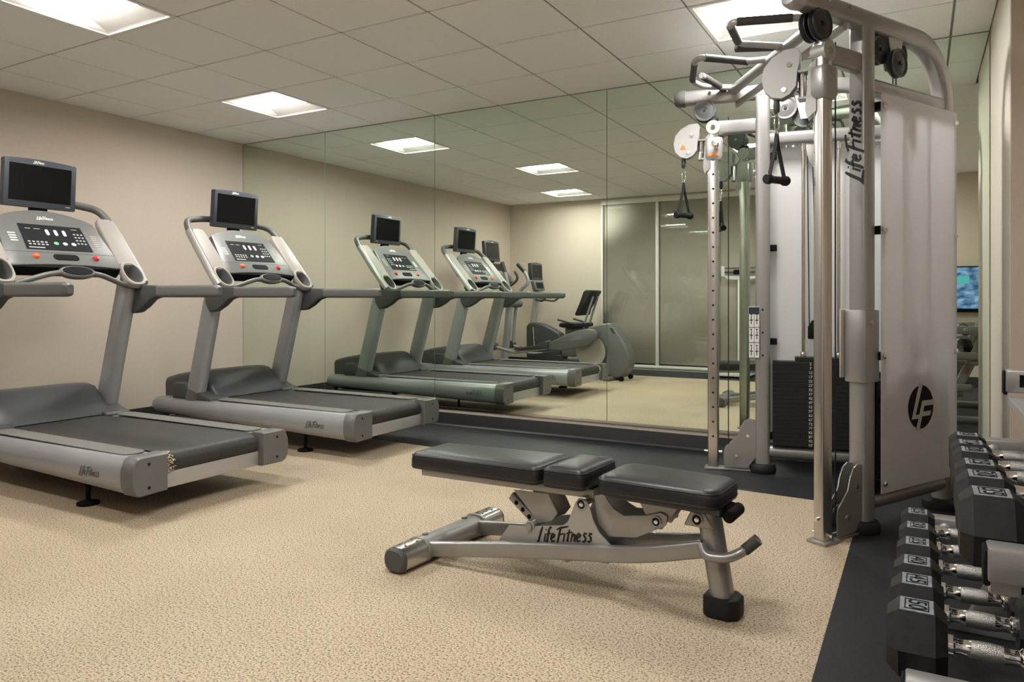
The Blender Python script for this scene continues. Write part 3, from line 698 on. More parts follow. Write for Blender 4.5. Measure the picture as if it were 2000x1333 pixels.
        band([(0.652, 0.487), (0.723, 0.487), (0.730, 0.509), (0.660, 0.509)])
        B(em, 'emblem_letters', M_SILVERP, e, smooth=0)
        # lettering runs up the front face of the post
        lettering('logo_lettering', M_LOGOK, post, T(V(0.2425, 0.024, 1.555))-ROOT, (0, 0, 1), -n, 0.076, w=0.15, lift=0.0016, sx=1.32)
        hc = B(MB().box((0.228, -0.048, 0.665), (0.336, 0.052, 0.985), 0.006, 2), 'placard_bracket', M_SILVER)
        B(MB().cyl((0.27, 0.052, 0.93), (0.27, 0.060, 0.93), 0.011, 12), 'bracket_bolt', M_SILVERP, hc)
    # exercise placard on the inner side
    pl = B(MB().box((0.205, -0.058, 0.683), (0.268, -0.052, 0.988), 0.002, 1), 'placard', M_LABELW)
    B(MB().box((0.206, -0.0590, 0.945), (0.267, -0.0582, 0.986)), 'placard_header', M_NAVY, pl, smooth=0)
    g = MB()
    for z in (0.683, 0.775, 0.865, 0.945): g.box((0.2055, -0.0590, z), (0.2675, -0.0582, z+0.003))
    for t_ in (0.2055, 0.2365, 0.2655): g.box((t_, -0.0590, 0.683), (t_+0.002, -0.0582, 0.945))
    for t_ in (0.221, 0.252):
        for z in (0.70, 0.795, 0.885):
            g.box((t_-0.002, -0.0590, z), (t_+0.002, -0.0582, z+0.05)); g.box((t_-0.009, -0.0590, z+0.022), (t_+0.009, -0.0582, z+0.027))
            g.prism(ellipse(0.005, 0.005, 8), -0.0590, -0.0582, 'y', M=Matrix.Translation((t_, 0, z+0.058)))
    B(g, 'placard_figures', M_LOGOK, pl, smooth=0)
    q = MB()
    for z in (0.70, 0.835, 0.97): q.cyl((0.285, -0.042, z), (0.285, -0.0455, z), 0.006, 8)
    B(q, 'post_holes', M_BLACK, post)
    # sliding carriage
    ca = B(MB().tube([V(0.004, 0, 1.88), V(0.004, 0, 1.90), V(0.004, 0, 2.0), V(0.004, 0, 2.015)], rrect(0.042, 0.052, 0.022, 4), up=(1, 0, 0), scale=[0.84, 1, 1, 0.9]), 'carriage', M_SILVERP if not near else M_SILVER)
    b = MB(); b.cyl((0.02, -0.05, 1.955), (0.02, -0.10, 1.955), 0.014, 12); b.lathe([(0.018, 0), (0.02, -0.02), (0.012, -0.05)], (0.02, -0.09, 1.955), (0, 1, 0), 12)
    B(b, 'pull_pin', M_CHROME, ca)
    if not near:
        B(MB().box((-0.030, -0.0440, 1.90), (0.035, -0.0410, 1.917), 0.001, 1), 'warning_label', M_LABELO, ca)
    # swivel hinge and pulley cheeks; the near one is swung out sideways, the far one points forward
    if near: P0 = A+V(-0.068, 0.0, 0); dd = V(-0.97, -0.02, 0).normalized()
    else:    P0 = A-d*0.06; dd = (-d).normalized()
    nn = V(-dd.y, dd.x, 0)
    S = lambda p: P0+dd*p.x+nn*p.y+V(0, 0, p.z)
    def B2(b, name, m, parent=cm, smooth=38): return b.build(name, m, parent, T=S, off=ROOT, smooth=smooth)
    hg = MB(); hg.cyl((0.012, 0, 1.90), (0.012, 0, 2.00), 0.017, 16)
    B2(hg, 'hinge_barrel', M_CHROME)
    hp = MB(); hp.box((-0.045, -0.03, 1.885), (0.03, 0.03, 1.897), 0.003, 1); hp.box((-0.045, -0.03, 2.0), (0.03, 0.03, 2.012), 0.003, 1)
    hp.prism([(-0.045, 1.83), (-0.01, 1.80), (0.0, 1.84), (-0.015, 2.02), (-0.045, 2.05)], -0.030, -0.026, 'y', 0.001, 1)
    hp.prism([(-0.045, 1.83), (-0.01, 1.80), (0.0, 1.84), (-0.015, 2.02), (-0.045, 2.05)], 0.026, 0.030, 'y', 0.001, 1)
    B2(hp, 'hinge_yoke', M_SILVER)
    o = []
    for x, z in ((0.035, 1.915), (0.030, 1.985), (0.022, 2.02), (0.018, 2.075), (0.035, 2.098), (0.085, 2.095), (0.135, 2.065), (0.168, 2.02), (0.178, 1.965), (0.168, 1.91), (0.135, 1.872), (0.095, 1.862), (0.062, 1.878)): o.append((x, 2.002+(z-1.978)*0.90))
    for s in (-1, 1):
        ch = B2(MB().prism(o, s*0.024-0.003, s*0.024+0.003, 'y', 0.002, 1, ang=60), 'pulley_cheek', M_SILVERP)
        q = MB()
        for x, z in ((0.065, 2.04), (0.085, 1.935)): q.cyl((x, s*0.027, z), (x, s*0.034, z), 0.010, 12)
        B2(q, 'cheek_bolt', M_CHROME, ch)
        if not near and s == (1 if n.dot(nn) < 0 else -1):
            B2(MB().prism([(0.10, 1.955), (0.14, 1.955), (0.12, 1.987)], s*0.0272, s*0.0282, 'y'), 'warning_label', M_LABELO, ch, smooth=0)
    w_ = MB(); w_.lathe([(0.02, -0.015), (0.072, -0.014), (0.066, 0), (0.072, 0.014), (0.02, 0.015)], (0.10, 0, 2.0), (0, 1, 0), 24); B2(w_, 'pulley', M_PULLEY)
    st = MB(); st.lathe([(0.012, 1.900), (0.014, 1.875), (0.013, 1.852), (0.006, 1.842)], (0.118, 0, 0), (0, 0, 1), 14); B2(st, 'cable_stop', M_DARK)
    # hanging stirrup handle: a thing of its own, hung from the clip
    hp0 = S(V(0.118, 0, 0))
    lab = ('black stirrup handle hanging from the near pulley of the cable machine' if near else 'black stirrup handle hanging from the far pulley, in front of the mirror')
    h = thing('cable_stirrup', lab, 'exercise handle', (hp0.x, hp0.y, 1.555), math.radians(59 if near else 61), 'stirrup handles on the cable machine')
    b = MB(); b.tube([V(0, 0, 0.285), V(0.016, 0, 0.265), V(0.014, 0, 0.225), V(0, 0, 0.205), V(-0.014, 0, 0.225), V(-0.012, 0, 0.265), V(0, 0, 0.285)], 0.0035)
    b.tube([V(0, 0, 0.30), V(0, 0.009, 0.29), V(0, 0, 0.278), V(0, -0.009, 0.29), V(0, 0, 0.30)], 0.003)
    b.tube([V(0, 0, 0.212), V(0, 0.011, 0.20), V(0, 0, 0.188), V(0, -0.011, 0.20), V(0, 0, 0.212)], 0.003); b.build('snap_hook', M_CHROME, h)
    for s in (-1, 1):
        MB().tube([V(0, 0, 0.20), V(s*0.006, 0, 0.15), V(s*0.050, 0, 0.0)], rrect(0.0025, 0.010, 0.002, 2), up=(0, 1, 0)).build('strap', M_STRAP, h)
    g = MB(); g.lathe([(0.010, -0.068), (0.019, -0.068), (0.022, -0.062), (0.022, -0.045), (0.0165, -0.038), (0.0165, 0.038), (0.022, 0.045), (0.022, 0.062), (0.019, 0.068), (0.010, 0.068)], (0, 0, -0.002), (1, 0, 0), 20)
    g.build('grip', M_RUB, h)
for W in WINGS: wing(W)
# pull-up beam between the two towers with looped handles
def CB(b, name, m, parent=cm): return b.build(name, m, parent, off=ROOT)
n0, n1 = V(-0.311, 3.415, 2.29), V(-1.0, 4.485, 2.29)
CB(MB().tube([n0, n1], ellipse(0.030, 0.030, 18)), 'pull_up_beam', M_SILVER)
CB(MB().tube([n0+V(0.03, 0.02, -0.075), n1+V(0.03, 0.02, -0.075)], rrect(0.008, 0.02, 0.006, 2)), 'beam_stiffener', M_SILVER)
z = 2.30
la = fillet([V(-0.47, 3.66, z), V(-0.475, 3.47, z), V(-0.762, 3.378, z), V(-0.782, 3.69, z), V(-0.585, 3.838, z)], 0.05)
CB(MB().tube(fillet([V(-0.40, 3.555, z), V(-0.475, 3.47, z), V(-0.762, 3.378, z), V(-0.782, 3.69, z), V(-0.585, 3.838, z)], 0.05), 0.0165), 'pull_up_handle', M_SILVERP)
CB(MB().tube([V(-0.50, 3.462, z), V(-0.73, 3.389, z)], 0.0195), 'grip_sleeve', M_GRIP)
CB(MB().tube([V(-0.766, 3.43, z), V(-0.78, 3.65, z)], 0.0195), 'grip_sleeve', M_GRIP)
CB(MB().tube([V(-0.60, 3.86, z), V(-0.66, 3.80, z), V(-0.80, 3.70, z-0.015)], 0.0165), 'pull_up_handle', M_SILVERP)
CB(MB().tube([V(-0.64, 3.815, z-0.002), V(-0.80, 3.70, z-0.015)], 0.0195), 'grip_sleeve', M_GRIP)
CB(MB().tube(fillet([V(-0.69, 4.0, z), V(-0.80, 3.985, z), V(-1.0, 3.795, z), V(-1.04, 3.83, z), V(-1.155, 4.20, z), V(-1.12, 4.33, z), V(-0.96, 4.43, z)], 0.05), 0.0165), 'pull_up_handle', M_SILVERP)
CB(MB().tube([V(-0.80, 3.985, z), V(-0.985, 3.81, z)], 0.0195), 'grip_sleeve', M_GRIP)
CB(MB().tube([V(-1.052, 3.87, z), V(-1.143, 4.16, z)], 0.0195), 'grip_sleeve', M_GRIP)
CB(MB().tube(fillet([V(-1.085, 4.13, z+0.01), V(-1.02, 4.50, z), V(-0.93, 4.50, z), V(-0.95, 4.42, z)], 0.05), 0.0165), 'pull_up_handle', M_SILVERP)
CB(MB().tube([V(-1.08, 4.16, z+0.009), V(-1.03, 4.44, z+0.002)], 0.0195), 'grip_sleeve', M_GRIP)

# ================================================================== WEIGHT BENCH
bn = thing('weight_bench', 'black padded flat weight bench with silver frame standing on the cream floor', 'weight bench', (-1.728, 2.492, 0), -0.072); bn.scale = (0.957, 1, 1)
def pad(name, x0, x1, hw0, hw1, z0a, z0b, th, rnd=0.028):
    """cushion: plan outline swept through a domed height profile"""
    n = 9
    def outline(ins):
        pts = []
        a0, a1 = x0+ins, x1-ins
        for cx, cy, s, hw in ((a1, 1, 0, hw1), (a0, 1, 1, hw0), (a0, -1, 2, hw0), (a1, -1, 3, hw1)):
            rr = max(0.008, rnd-ins*0.4); sx = -1 if s in (0, 3) else 1
            ccx = cx+sx*rr; ccy = cy*(hw-ins-rr)
            for k in range(5):
                t = (s+k/4)*PI/2; pts.append((ccx+rr*math.cos(t), ccy+rr*math.sin(t)))
        return pts
    def zb(x): return z0a+(z0b-z0a)*(x-x0)/(x1-x0)
    lev = [(0.012, 0.0), (0.002, 0.004), (0.0, 0.014), (0.0, th*0.55), (0.003, th*0.80), (0.012, th*0.94), (0.024, th), (0.06, th+0.004)]
    secs = [[V(x, y, zb(x)+h) for x, y in outline(i)] for i, h in lev]
    p = MB().loft(secs).build(name, M_VINYL, bn, smooth=60)
    o = outline(0.0022); q = [V(x, y, zb(x)+th*0.80) for x, y in o]; q.append(q[0])
    MB().tube(q, 0.0022).build('piping', M_SEAM, p)
    o = outline(-0.0005); q = [V(x, y, zb(x)+0.014) for x, y in o]; q.append(q[0])
    MB().tube(q, 0.0015).build('piping', M_SEAM, p)
    return p
pad('back_pad', -0.085, 0.565, 0.125, 0.140, 0.340, 0.357, 0.070)
pad('middle_pad', 0.580, 0.760, 0.140, 0.140, 0.358, 0.362, 0.076)
pad('seat_pad', 0.800, 1.245, 0.140, 0.128, 0.362, 0.362, 0.066, 0.05)
# pad carriers
MB().tube([V(-0.07, 0, 0.318), V(0.76, 0, 0.340)], rrect(0.062, 0.017, 0.006, 2)).build('back_carrier', M_SILVER, bn)
MB().box((0.82, -0.06, 0.335), (1.23, 0.06, 0.362), 0.004).build('seat_carrier', M_DARK2, bn)
# T bar with chrome sleeves and rubber plugs
tb = MB().tube([V(0.03, -0.22, 0.047), V(0.03, 0.22, 0.047)], rrect(0.052, 0.042, 0.036, 5), up=(0, 0, 1)).build('rear_foot_bar', M_SILVER, bn)
for s in (-1, 1):
    sl = MB().tube([V(0.03, s*0.19, 0.047), V(0.03, s*0.318, 0.047)], rrect(0.056, 0.046, 0.040, 5), up=(0, 0, 1)).build('foot_sleeve', M_CHROME if False else M_BRUSHED, bn)
    MB().tube([V(0.03, s*0.312, 0.046), V(0.03, s*0.330, 0.046), V(0.03, s*0.337, 0.046)], rrect(0.054, 0.044, 0.040, 5), up=(0, 0, 1), scale=[1, 1, 0.85]).build('rubber_plug', M_DARK2, bn)
    MB().tube([V(0.03, s*0.178, 0.048), V(0.03, s*0.192, 0.048)], rrect(0.058, 0.048, 0.040, 5), up=(0, 0, 1)).build('sleeve_ring', M_SILVER, bn)
    q = MB()
    for y in (0.215, 0.285):
        for x in (0.015, 0.045): q.cyl((x, s*y, 0.090), (x, s*y, 0.0945), 0.005, 8)
    q.build('sleeve_rivets', M_DARK2, sl)
    MB().cyl((0.01, s*0.13, 0.085), (0.01, s*0.13, 0.092), 0.013, 12).build('bar_plug', M_DARK2, bn)
    # side rails converge on the front leg
    pth = fillet([V(0.06, s*0.165, 0.050), V(0.42, s*0.125, 0.102), V(0.72, s*0.100, 0.140), V(0.95, s*0.088, 0.168), V(1.165, s*0.040, 0.215)], 0.12)
    MB().tube(pth, rrect(0.014, 0.029, 0.010, 3), up=(0, 0, 1)).build('side_rail', M_SILVER, bn)
    # side plate with its peak
    poly = [(0.35, 0.112), (0.40, 0.178), (0.49, 0.188), (0.645, 0.218), (0.665, 0.235), (0.695, 0.305), (0.71, 0.325), (0.738, 0.325), (0.755, 0.30), (0.770, 0.255), (0.795, 0.215), (0.845, 0.178), (0.85, 0.165)]
    pl = MB().prism(poly, s*0.082-0.003, s*0.082+0.003, 'y', 0.001, 1).build('side_plate', M_SILVERP, bn)
    if s < 0: lettering('logo_lettering', M_LOGOK, pl, (0.535, -0.0855, 0.138), (0.985, 0, 0.17), (-0.17, 0, 0.985), 0.056, w=0.13, sx=1.2)
    # seat plate
    poly = [(0.76, 0.335), (0.775, 0.24), (0.82, 0.20), (0.93, 0.215), (1.04, 0.275), (1.045, 0.305), (1.02, 0.315), (0.96, 0.295), (0.88, 0.283), (0.84, 0.30), (0.80, 0.345)]
    MB().prism(poly, s*0.055-0.003, s*0.055+0.003, 'y', 0.001, 1).build('seat_link_plate', M_SILVER, bn)
    MB().prism([(0.93, 0.345), (0.985, 0.255), (1.02, 0.255), (1.085, 0.345)], s*0.044-0.003, s*0.044+0.003, 'y', 0.001, 1).build('seat_hanger', M_SILVER, bn)
    for x, zz, y, rr in ((0.500, 0.192, 0.085, 0.019), (0.724, 0.306, 0.085, 0.021), (1.005, 0.283, 0.058, 0.019), (1.150, 0.312, 0.052, 0.021)):
        k = MB().lathe([(rr, 0), (rr, 0.006), (rr*0.8, 0.008), (rr*0.7, 0.003), (rr*0.5, 0.003)], (x, s*y, zz), (0, s, 0), 20).build('pivot_ring', M_SILVERP, bn)
        MB().lathe([(rr*0.72, 0.003), (rr*0.70, 0.005), (rr*0.4, 0.005)], (x, s*y, zz), (0, s, 0), 16).build('pivot_socket', M_BLACK, k)
        MB().lathe([(rr*0.42, 0.004), (rr*0.40, 0.007), (rr*0.2, 0.008)], (x, s*y, zz), (0, s, 0), 12).build('pivot_bolt', M_CHROME, k)
MB().cyl((0.500, -0.10, 0.192), (0.500, 0.12, 0.192), 0.014, 14).build('adjuster_shaft', M_SILVER, bn)
MB().cyl((0.500, 0.085, 0.192), (0.500, 0.155, 0.192), 0.018, 14).build('adjuster_roller', M_CHROME, bn)
MB().cyl((0.724, -0.09, 0.306), (0.724, 0.09, 0.306), 0.012, 12).build('pivot_shaft', M_SILVER, bn)
MB().cyl((1.005, -0.06, 0.283), (1.005, 0.06, 0.283), 0.014, 12).build('pivot_shaft', M_DARK2, bn)
MB().tube([V(0.495, 0, 0.188), V(0.375, 0, 0.275)], rrect(0.040, 0.016, 0.006, 2), up=(0.6, 0, 0.8)).build('adjuster_ladder', M_SILVER, bn)
q = MB()
for k in range(3): q.cyl((0.405+0.03*k, -0.042, 0.254-0.022*k), (0.405+0.03*k, 0.042, 0.254-0.022*k), 0.009, 10)
q.build('ladder_holes', M_BLACK, bn)
for s in (-1, 1): MB().prism([(0.40, 0.305), (0.56, 0.312), (0.60, 0.245), (0.575, 0.215), (0.52, 0.195)], s*0.05-0.002, s*0.05+0.002, 'y').build('ladder_web', M_SILVER, bn, smooth=0)
MB().box((0.44, -0.082, 0.112), (0.83, 0.082, 0.130), 0.003).build('floor_pan', M_SILVER, bn)
MB().prism([(0.625, 0.112), (0.66, 0.085), (0.695, 0.112)], -0.09, 0.09, 'y', 0.002, 1).build('stop_angle', M_SILVER, bn)
# front leg
MB().tube([V(1.172, 0, 0.330), V(1.222, 0, 0.05)], rrect(0.044, 0.036, 0.030, 5), up=(1, 0, 0)).build('front_leg', M_SILVER, bn)
MB().prism([(1.10, 0.285), (1.125, 0.335), (1.175, 0.335), (1.205, 0.285)], -0.05, 0.05, 'y', 0.004, 1).build('leg_bracket', M_SILVERP, bn)
MB().box((1.175, -0.035, 0.325), (1.255, 0.035, 0.365), 0.006).build('seat_stop', M_BLACK, bn)
MB().prism([(a, c) for a, c in [(1.162, -0.035), (1.185, -0.058), (1.255, -0.058), (1.285, -0.03), (1.285, 0.03), (1.255, 0.058), (1.185, 0.058), (1.162, 0.035)]], 0.0, 0.066, 'z', 0.008, 2).build('rubber_foot', M_RUB, bn)
b = MB(); b.lathe([(0.018, -0.060), (0.021, -0.055), (0.021, -0.03), (0.021, 0.03), (0.021, 0.055), (0.018, 0.060)], (1.258, 0, 0.338), (0, 1, 0), 20); b.build('seat_roller', M_BLACK, bn)
MB().tube(fillet([V(1.165, -0.055, 0.232), V(1.185, -0.075, 0.205), V(1.255, -0.06, 0.205), V(1.300, -0.03, 0.228), V(1.345, -0.02, 0.272)], 0.04), 0.0165).build('lift_handle', M_SILVER, bn)
MB().tube([V(1.303, -0.0285, 0.232), V(1.345, -0.02, 0.272)], 0.0185).build('handle_grip', M_GRIP, bn)

# ================================================================== DUMBBELL RACK
RY0, RY1 = 1.555, 2.74
rk = thing('dumbbell_rack', 'three-tier silver dumbbell rack along the right side of the room', 'weight rack', (0.2, (RY0+RY1)/2, 0))
RO = rk.location.copy()
def RB(b, name, m, parent=rk, smooth=38): return b.build(name, m, parent, off=RO, smooth=smooth)
TIERS = [(-0.025, 0.265, 0.325), (0.104, 0.530, 0.592), (0.232, 0.742, 0.812)]   # x of front edge, bracket bottom and top
for ti, (x0, zb, zt) in enumerate(TIERS):
    for ye in (RY0, RY1):
        br = RB(MB().box((x0, ye-0.030, zb), (x0+0.40, ye+0.030, zt), 0.006, 2), 'tier_bracket', M_SILVER)
        if ye == RY1 and ti == 2: RB(MB().box((x0+0.035, ye-0.0315, zb+0.018), (x0+0.30, ye-0.029, zt-0.014)), 'bracket_recess', M_BLACK, br, 0)
        RB(MB().box((x0-0.006, ye-0.024, zb-0.008), (x0+0.005, ye+0.024, zt-0.004), 0.003, 1), 'bracket_nose', M_BLACK, br)
        b = MB()
        for s in (-1, 1): b.lathe([(0.017, 0), (0.017, 0.005), (0.010, 0.010)], (x0+0.095, ye+s*0.030, (zb+zt)/2), (0, s, 0), 14)
        RB(b, 'bracket_bolt', M_SILVERP, br)
    zr = zb-0.013
    RB(MB().box((x0+0.006, RY0+0.03, zr-0.026), (x0+(0.055 if ti < 2 else 0.12), RY1-0.03, zr), 0.003, 1), 'tier_rail', M_SILVERP)
    RB(MB().box((x0+0.255, RY0+0.03, zr-0.026), (x0+0.262, RY1-0.03, zr+0.03), 0.002, 1), 'tier_rail', M_SILVERP)
    RB(MB().box((x0+0.262, RY0+0.03, zr-0.026), (x0+0.335, RY1-0.03, zr), 0.003, 1), 'tier_rail', M_SILVERP)
for ye in (RY0+0.07, RY1-0.07):
    leg = RB(MB().tube([V(0.16, ye, 0.03), V(0.52, ye, 0.84)], rrect(0.022, 0.036, 0.008, 2), up=(1, 0, 0)), 'leg', M_SILVER)
    RB(MB().tube([V(0.58, ye, 0.03), V(0.50, ye, 0.62)], rrect(0.022, 0.030, 0.008, 2), up=(1, 0, 0)), 'leg', M_SILVER)
    RB(MB().box((0.03, ye-0.03, 0.0), (0.68, ye+0.03, 0.05), 0.006), 'base_bar', M_SILVER)
    for x0, zb, zt in TIERS:
        RB(MB().box((x0+0.16, ye-0.015, zb-0.05), (x0+0.34, ye+0.015, zb-0.012), 0.004), 'shelf_arm', M_SILVER)
RB(MB().box((0.56, RY0+0.09, 0.055), (0.60, RY1-0.09, 0.095), 0.004), 'cross_bar', M_SILVER)
lettering('logo_lettering', M_REDL, rk, V(0.40, RY1-0.046, 0.53)-RO, (-0.406, 0, -0.914), (-0.914, 0, 0.406), 0.04)

def dumbbell(weight, h, hl, gl, loc, label, group):
    r = thing('dumbbell', label, 'dumbbell', loc, 0, group)
    a = h/math.sqrt(3)
    hexp = [(a*math.cos(PI/3*k), a*math.sin(PI/3*k)) for k in range(6)]
    ch = hl*0.20
    for s in (-1, 1):
        cx = s*(gl/2+hl/2)
        def sec(x, k): return [V(x, p*k, q*k) for p, q in hexp]
        ring = [sec(cx-hl/2, 0.74), sec(cx-hl/2+ch, 1.0), sec(cx+hl/2-ch, 1.0), sec(cx+hl/2, 0.74)]
        hd = MB().loft(ring).build('head', M_HEX, r, smooth=0)
        pw = hl/2-ch-0.002
        MB().box((cx-pw, -a*0.47, h/2-0.001), (cx+pw, a*0.47, h/2+0.0012), 0.0006, 1).build('number_plate', M_PLATE, hd, smooth=0)
        bx = MB(); t = 0.0016
        for lo, hi in (((-0.72, -0.36), (0.72, -0.32)), ((-0.72, 0.32), (0.72, 0.36))): bx.box((cx+lo[0]*pw, lo[1]*a, h/2+0.0012), (cx+hi[0]*pw, hi[1]*a, h/2+0.0022))
        for lo, hi in (((-0.72, -0.36), (-0.66, 0.36)), ((0.66, -0.36), (0.72, 0.36))): bx.box((cx+lo[0]*pw, lo[1]*a, h/2+0.0012), (cx+hi[0]*pw, hi[1]*a, h/2+0.0022))
        bx.build('plate_border', M_BLACK, hd, smooth=0)
        text('number', weight, M_BLACK, hd, frame((cx, 0, h/2+0.0016), (0, -1, 0), (1, 0, 0)), a*0.62)
    g = gl/2
    MB().lathe([(0.021, -g-0.004), (0.021, -g+0.010), (0.0155, -g+0.014), (0.0155, -g+0.018), (0.0145, -g+0.022), (0.017, -g*0.45), (0.018, -g*0.40)], (0, 0, 0), (1, 0, 0), 20).build('handle_end', M_CHROME, r)
    MB().lathe([(0.021, -g-0.004), (0.021, -g+0.010), (0.0155, -g+0.014), (0.0155, -g+0.018), (0.0145, -g+0.022), (0.017, -g*0.45), (0.018, -g*0.40)], (0, 0, 0), (-1, 0, 0), 20).build('handle_end', M_CHROME, r)
    MB().lathe([(0.0175, -g*0.40), (0.0188, -g*0.2), (0.019, 0), (0.0188, g*0.2), (0.0175, g*0.40)], (0, 0, 0), (1, 0, 0), 20).build('handle', M_KNURL, r)
    return r
HS = [0.138, 0.135, 0.130, 0.125, 0.120, 0.115]; HL = [0.110, 0.106, 0.101, 0.098, 0.095, 0.092]
low = [('50', 1.737), ('45', 1.906), ('40', 2.062), ('35', 2.243), ('30', 2.421), ('25', 2.602)]
mid = [('35', 1.690), ('30', 1.870), ('25', 2.030), ('20', 2.220), ('17.5', 2.365), ('15', 2.530)]
olow = ['nearest', 'second', 'third', 'fourth', 'fifth', 'farthest']
for k, (w, y) in enumerate(low):
    gl = 0.137; hl = HL[k]
    dumbbell(w, HS[k], hl, gl, (-0.006+hl/2+gl/2, y, 0.252+HS[k]/2), f'black rubber hex dumbbell, {olow[k]} in the lower row of the rack', 'hex dumbbells on the lower tier')
for k, (w, y) in enumerate(mid):
    gl = 0.137; hl = HL[k]
    dumbbell(w, HS[k], hl, gl, (0.122+hl/2+gl/2, y, 0.507+0.010+HS[k]/2), f'black rubber hex dumbbell, {olow[k]} in the upper visible row, chrome handle to the right', 'hex dumbbells on the middle tier')
for k in range(4):
    dumbbell('8', 0.085, 0.06, 0.12, (0.305+0.06+0.06, 2.63-0.14*k, 0.729+0.0425), ['small dumbbell nearest the mirror on the top tier, seen in the mirror', 'second small dumbbell from the mirror on the top tier', 'third small dumbbell from the mirror on the top tier', 'fourth small dumbbell from the mirror on the top tier'][k], 'small dumbbells on the top tier')
tw = MB()
for k in range(3): tw.box((0.44-0.005*k, 2.56+0.004*k, 0.83+0.018*k), (0.60, 2.76-0.004*k, 0.848+0.018*k), 0.008, 2)
tw.v = [V(p.x, p.y, p.z-0.0155) for p in tw.v]
tag(tw.build('folded_towel', M_TOWEL), 'folded white towel on top of the dumbbell rack, seen in the mirror', 'towel')

# ================================================================== MACHINES SEEN IN THE MIRROR
EY = 1.03
el = thing('elliptical_trainer', 'grey elliptical cross trainer with moving handles, reflected behind the treadmills', 'elliptical', (-4.2, EY, 0))
EO = el.location.copy()
def EB(b, name, m, parent=el, smooth=40): return b.build(name, m, parent, off=EO, smooth=smooth)
def Y(dy): return EY+dy
hous = [(-3.767, 0.665), (-3.604, 0.713), (-3.453, 0.735), (-3.382, 0.657), (-3.288, 0.526), (-3.218, 0.395), (-3.191, 0.293), (-3.202, 0.19), (-3.241, 0.10), (-3.303, 0.03), (-3.429, 0.03), (-3.54, 0.07), (-3.54, 0.145), (-3.50, 0.251), (-3.492, 0.371), (-3.556, 0.489), (-3.669, 0.546), (-3.76, 0.58)]
ho = EB(MB().prism(hous, Y(-0.13), Y(0.13), 'y', 0.03, 3, ang=12), 'rear_housing', M_GREY)
v = MB()
for k in range(4): v.box((-3.45+0.012*k, Y(0.1305), 0.655-0.018*k), (-3.41+0.012*k, Y(0.133), 0.662-0.018*k))
EB(v, 'vent_slots', M_BLACK, ho)
for s in (-1, 1):
    EB(MB().cyl((-3.718, Y(s*0.10), 0.36), (-3.718, Y(s*0.125), 0.36), 0.205, 36), 'crank_disc', M_PALE)
    dz = 0.0 if s > 0 else -0.11
    la = [(-4.276, 0.455), (-4.276, 0.372), (-4.10, 0.36), (-3.714, 0.435), (-3.60, 0.53), (-3.586, 0.587), (-3.618, 0.645), (-3.714, 0.655), (-3.85, 0.635), (-4.05, 0.565)]
    lk = EB(MB().prism([(x, z_+dz*(1 if x < -3.9 else 0.4)) for x, z_ in la], Y(s*0.20)-0.035, Y(s*0.20)+0.035, 'y', 0.018, 3, ang=15), 'pedal_link', M_GREY)
    lettering('logo_lettering', M_PALE, lk, (V(-3.80, Y(0.236), 0.53) if s > 0 else V(-4.02, Y(-0.236), 0.47))-EO, (-s, 0, -0.25), (-0.25*s, 0, 1), 0.045)
    pd = [(-4.775, 0.350), (-4.765, 0.395), (-4.70, 0.385), (-4.45, 0.425), (-4.30, 0.49), (-4.27, 0.48), (-4.27, 0.385), (-4.50, 0.365)]
    EB(MB().prism([(x, z_+dz) for x, z_ in pd], Y(s*0.20)-0.075, Y(s*0.20)+0.075, 'y', 0.012, 2, ang=25), 'pedal', M_DARK)
    EB(MB().tube([V(-5.11, Y(s*0.25), 0.385), V(-4.79, Y(s*0.23), 0.315+dz*0.4), V(-4.30, Y(s*0.21), 0.39+dz)], 0.022), 'coupler_bar', M_ALU)
    EB(MB().cyl((-5.11, Y(s*0.25)-0.05, 0.39), (-5.11, Y(s*0.25)+0.05, 0.39), 0.055, 18), 'lower_joint', M_DARK2)
    if s > 0: pth = [V(-5.12, Y(0.25), 0.39), V(-4.985, Y(0.24), 0.90), V(-4.90, Y(0.23), 1.12), V(-4.86, Y(0.26), 1.19), V(-4.907, Y(0.27), 1.38), V(-4.965, Y(0.26), 1.54)]
    else: pth = [V(-5.085, Y(-0.25), 0.39), V(-5.035, Y(-0.24), 0.90), V(-4.96, Y(-0.23), 1.16), V(-4.82, Y(-0.26), 1.27), V(-4.885, Y(-0.27), 1.41), V(-5.01, Y(-0.26), 1.54)]
    EB(MB().tube(fillet(pth, 0.08), ellipse(0.024, 0.024, 12), scale=None), 'moving_arm', M_ALU)
    EB(MB().tube([pth[-2].lerp(pth[-1], 0.15), pth[-1]], 0.029), 'arm_grip', M_GRIP)
    EB(MB().tube(fillet([V(-5.10, Y(s*0.07), 1.20), V(-5.02, Y(s*0.13), 1.24), V(-4.935, Y(s*0.15), 1.33), V(-4.995, Y(s*0.15), 1.43)], 0.06), 0.018), 'fixed_grip', M_GRIP)
    EB(MB().tube([V(-5.05, Y(s*0.20), 0.06), V(-3.50, Y(s*0.13), 0.06)], rrect(0.03, 0.035, 0.01, 2)), 'base_rail', M_DARK2)
    EB(MB().cyl((-3.28, Y(s*0.17)-0.02, 0.03), (-3.28, Y(s*0.17)+0.02, 0.03), 0.03, 16), 'wheel', M_BLACK)
EB(MB().box((-5.16, Y(-0.30), 0.0), (-5.02, Y(0.30), 0.06), 0.015), 'front_foot', M_DARK)
EB(MB().box((-3.50, Y(-0.26), 0.0), (-3.40, Y(0.26), 0.05), 0.015), 'rear_foot', M_GREY)
EB(MB().tube([V(-5.09, EY, 0.05), V(-5.03, EY, 0.6), V(-4.99, EY, 1.0), V(-5.08, EY, 1.30)], rrect(0.045, 0.045, 0.03, 3), up=(1, 0, 0)), 'mast', M_ALU)
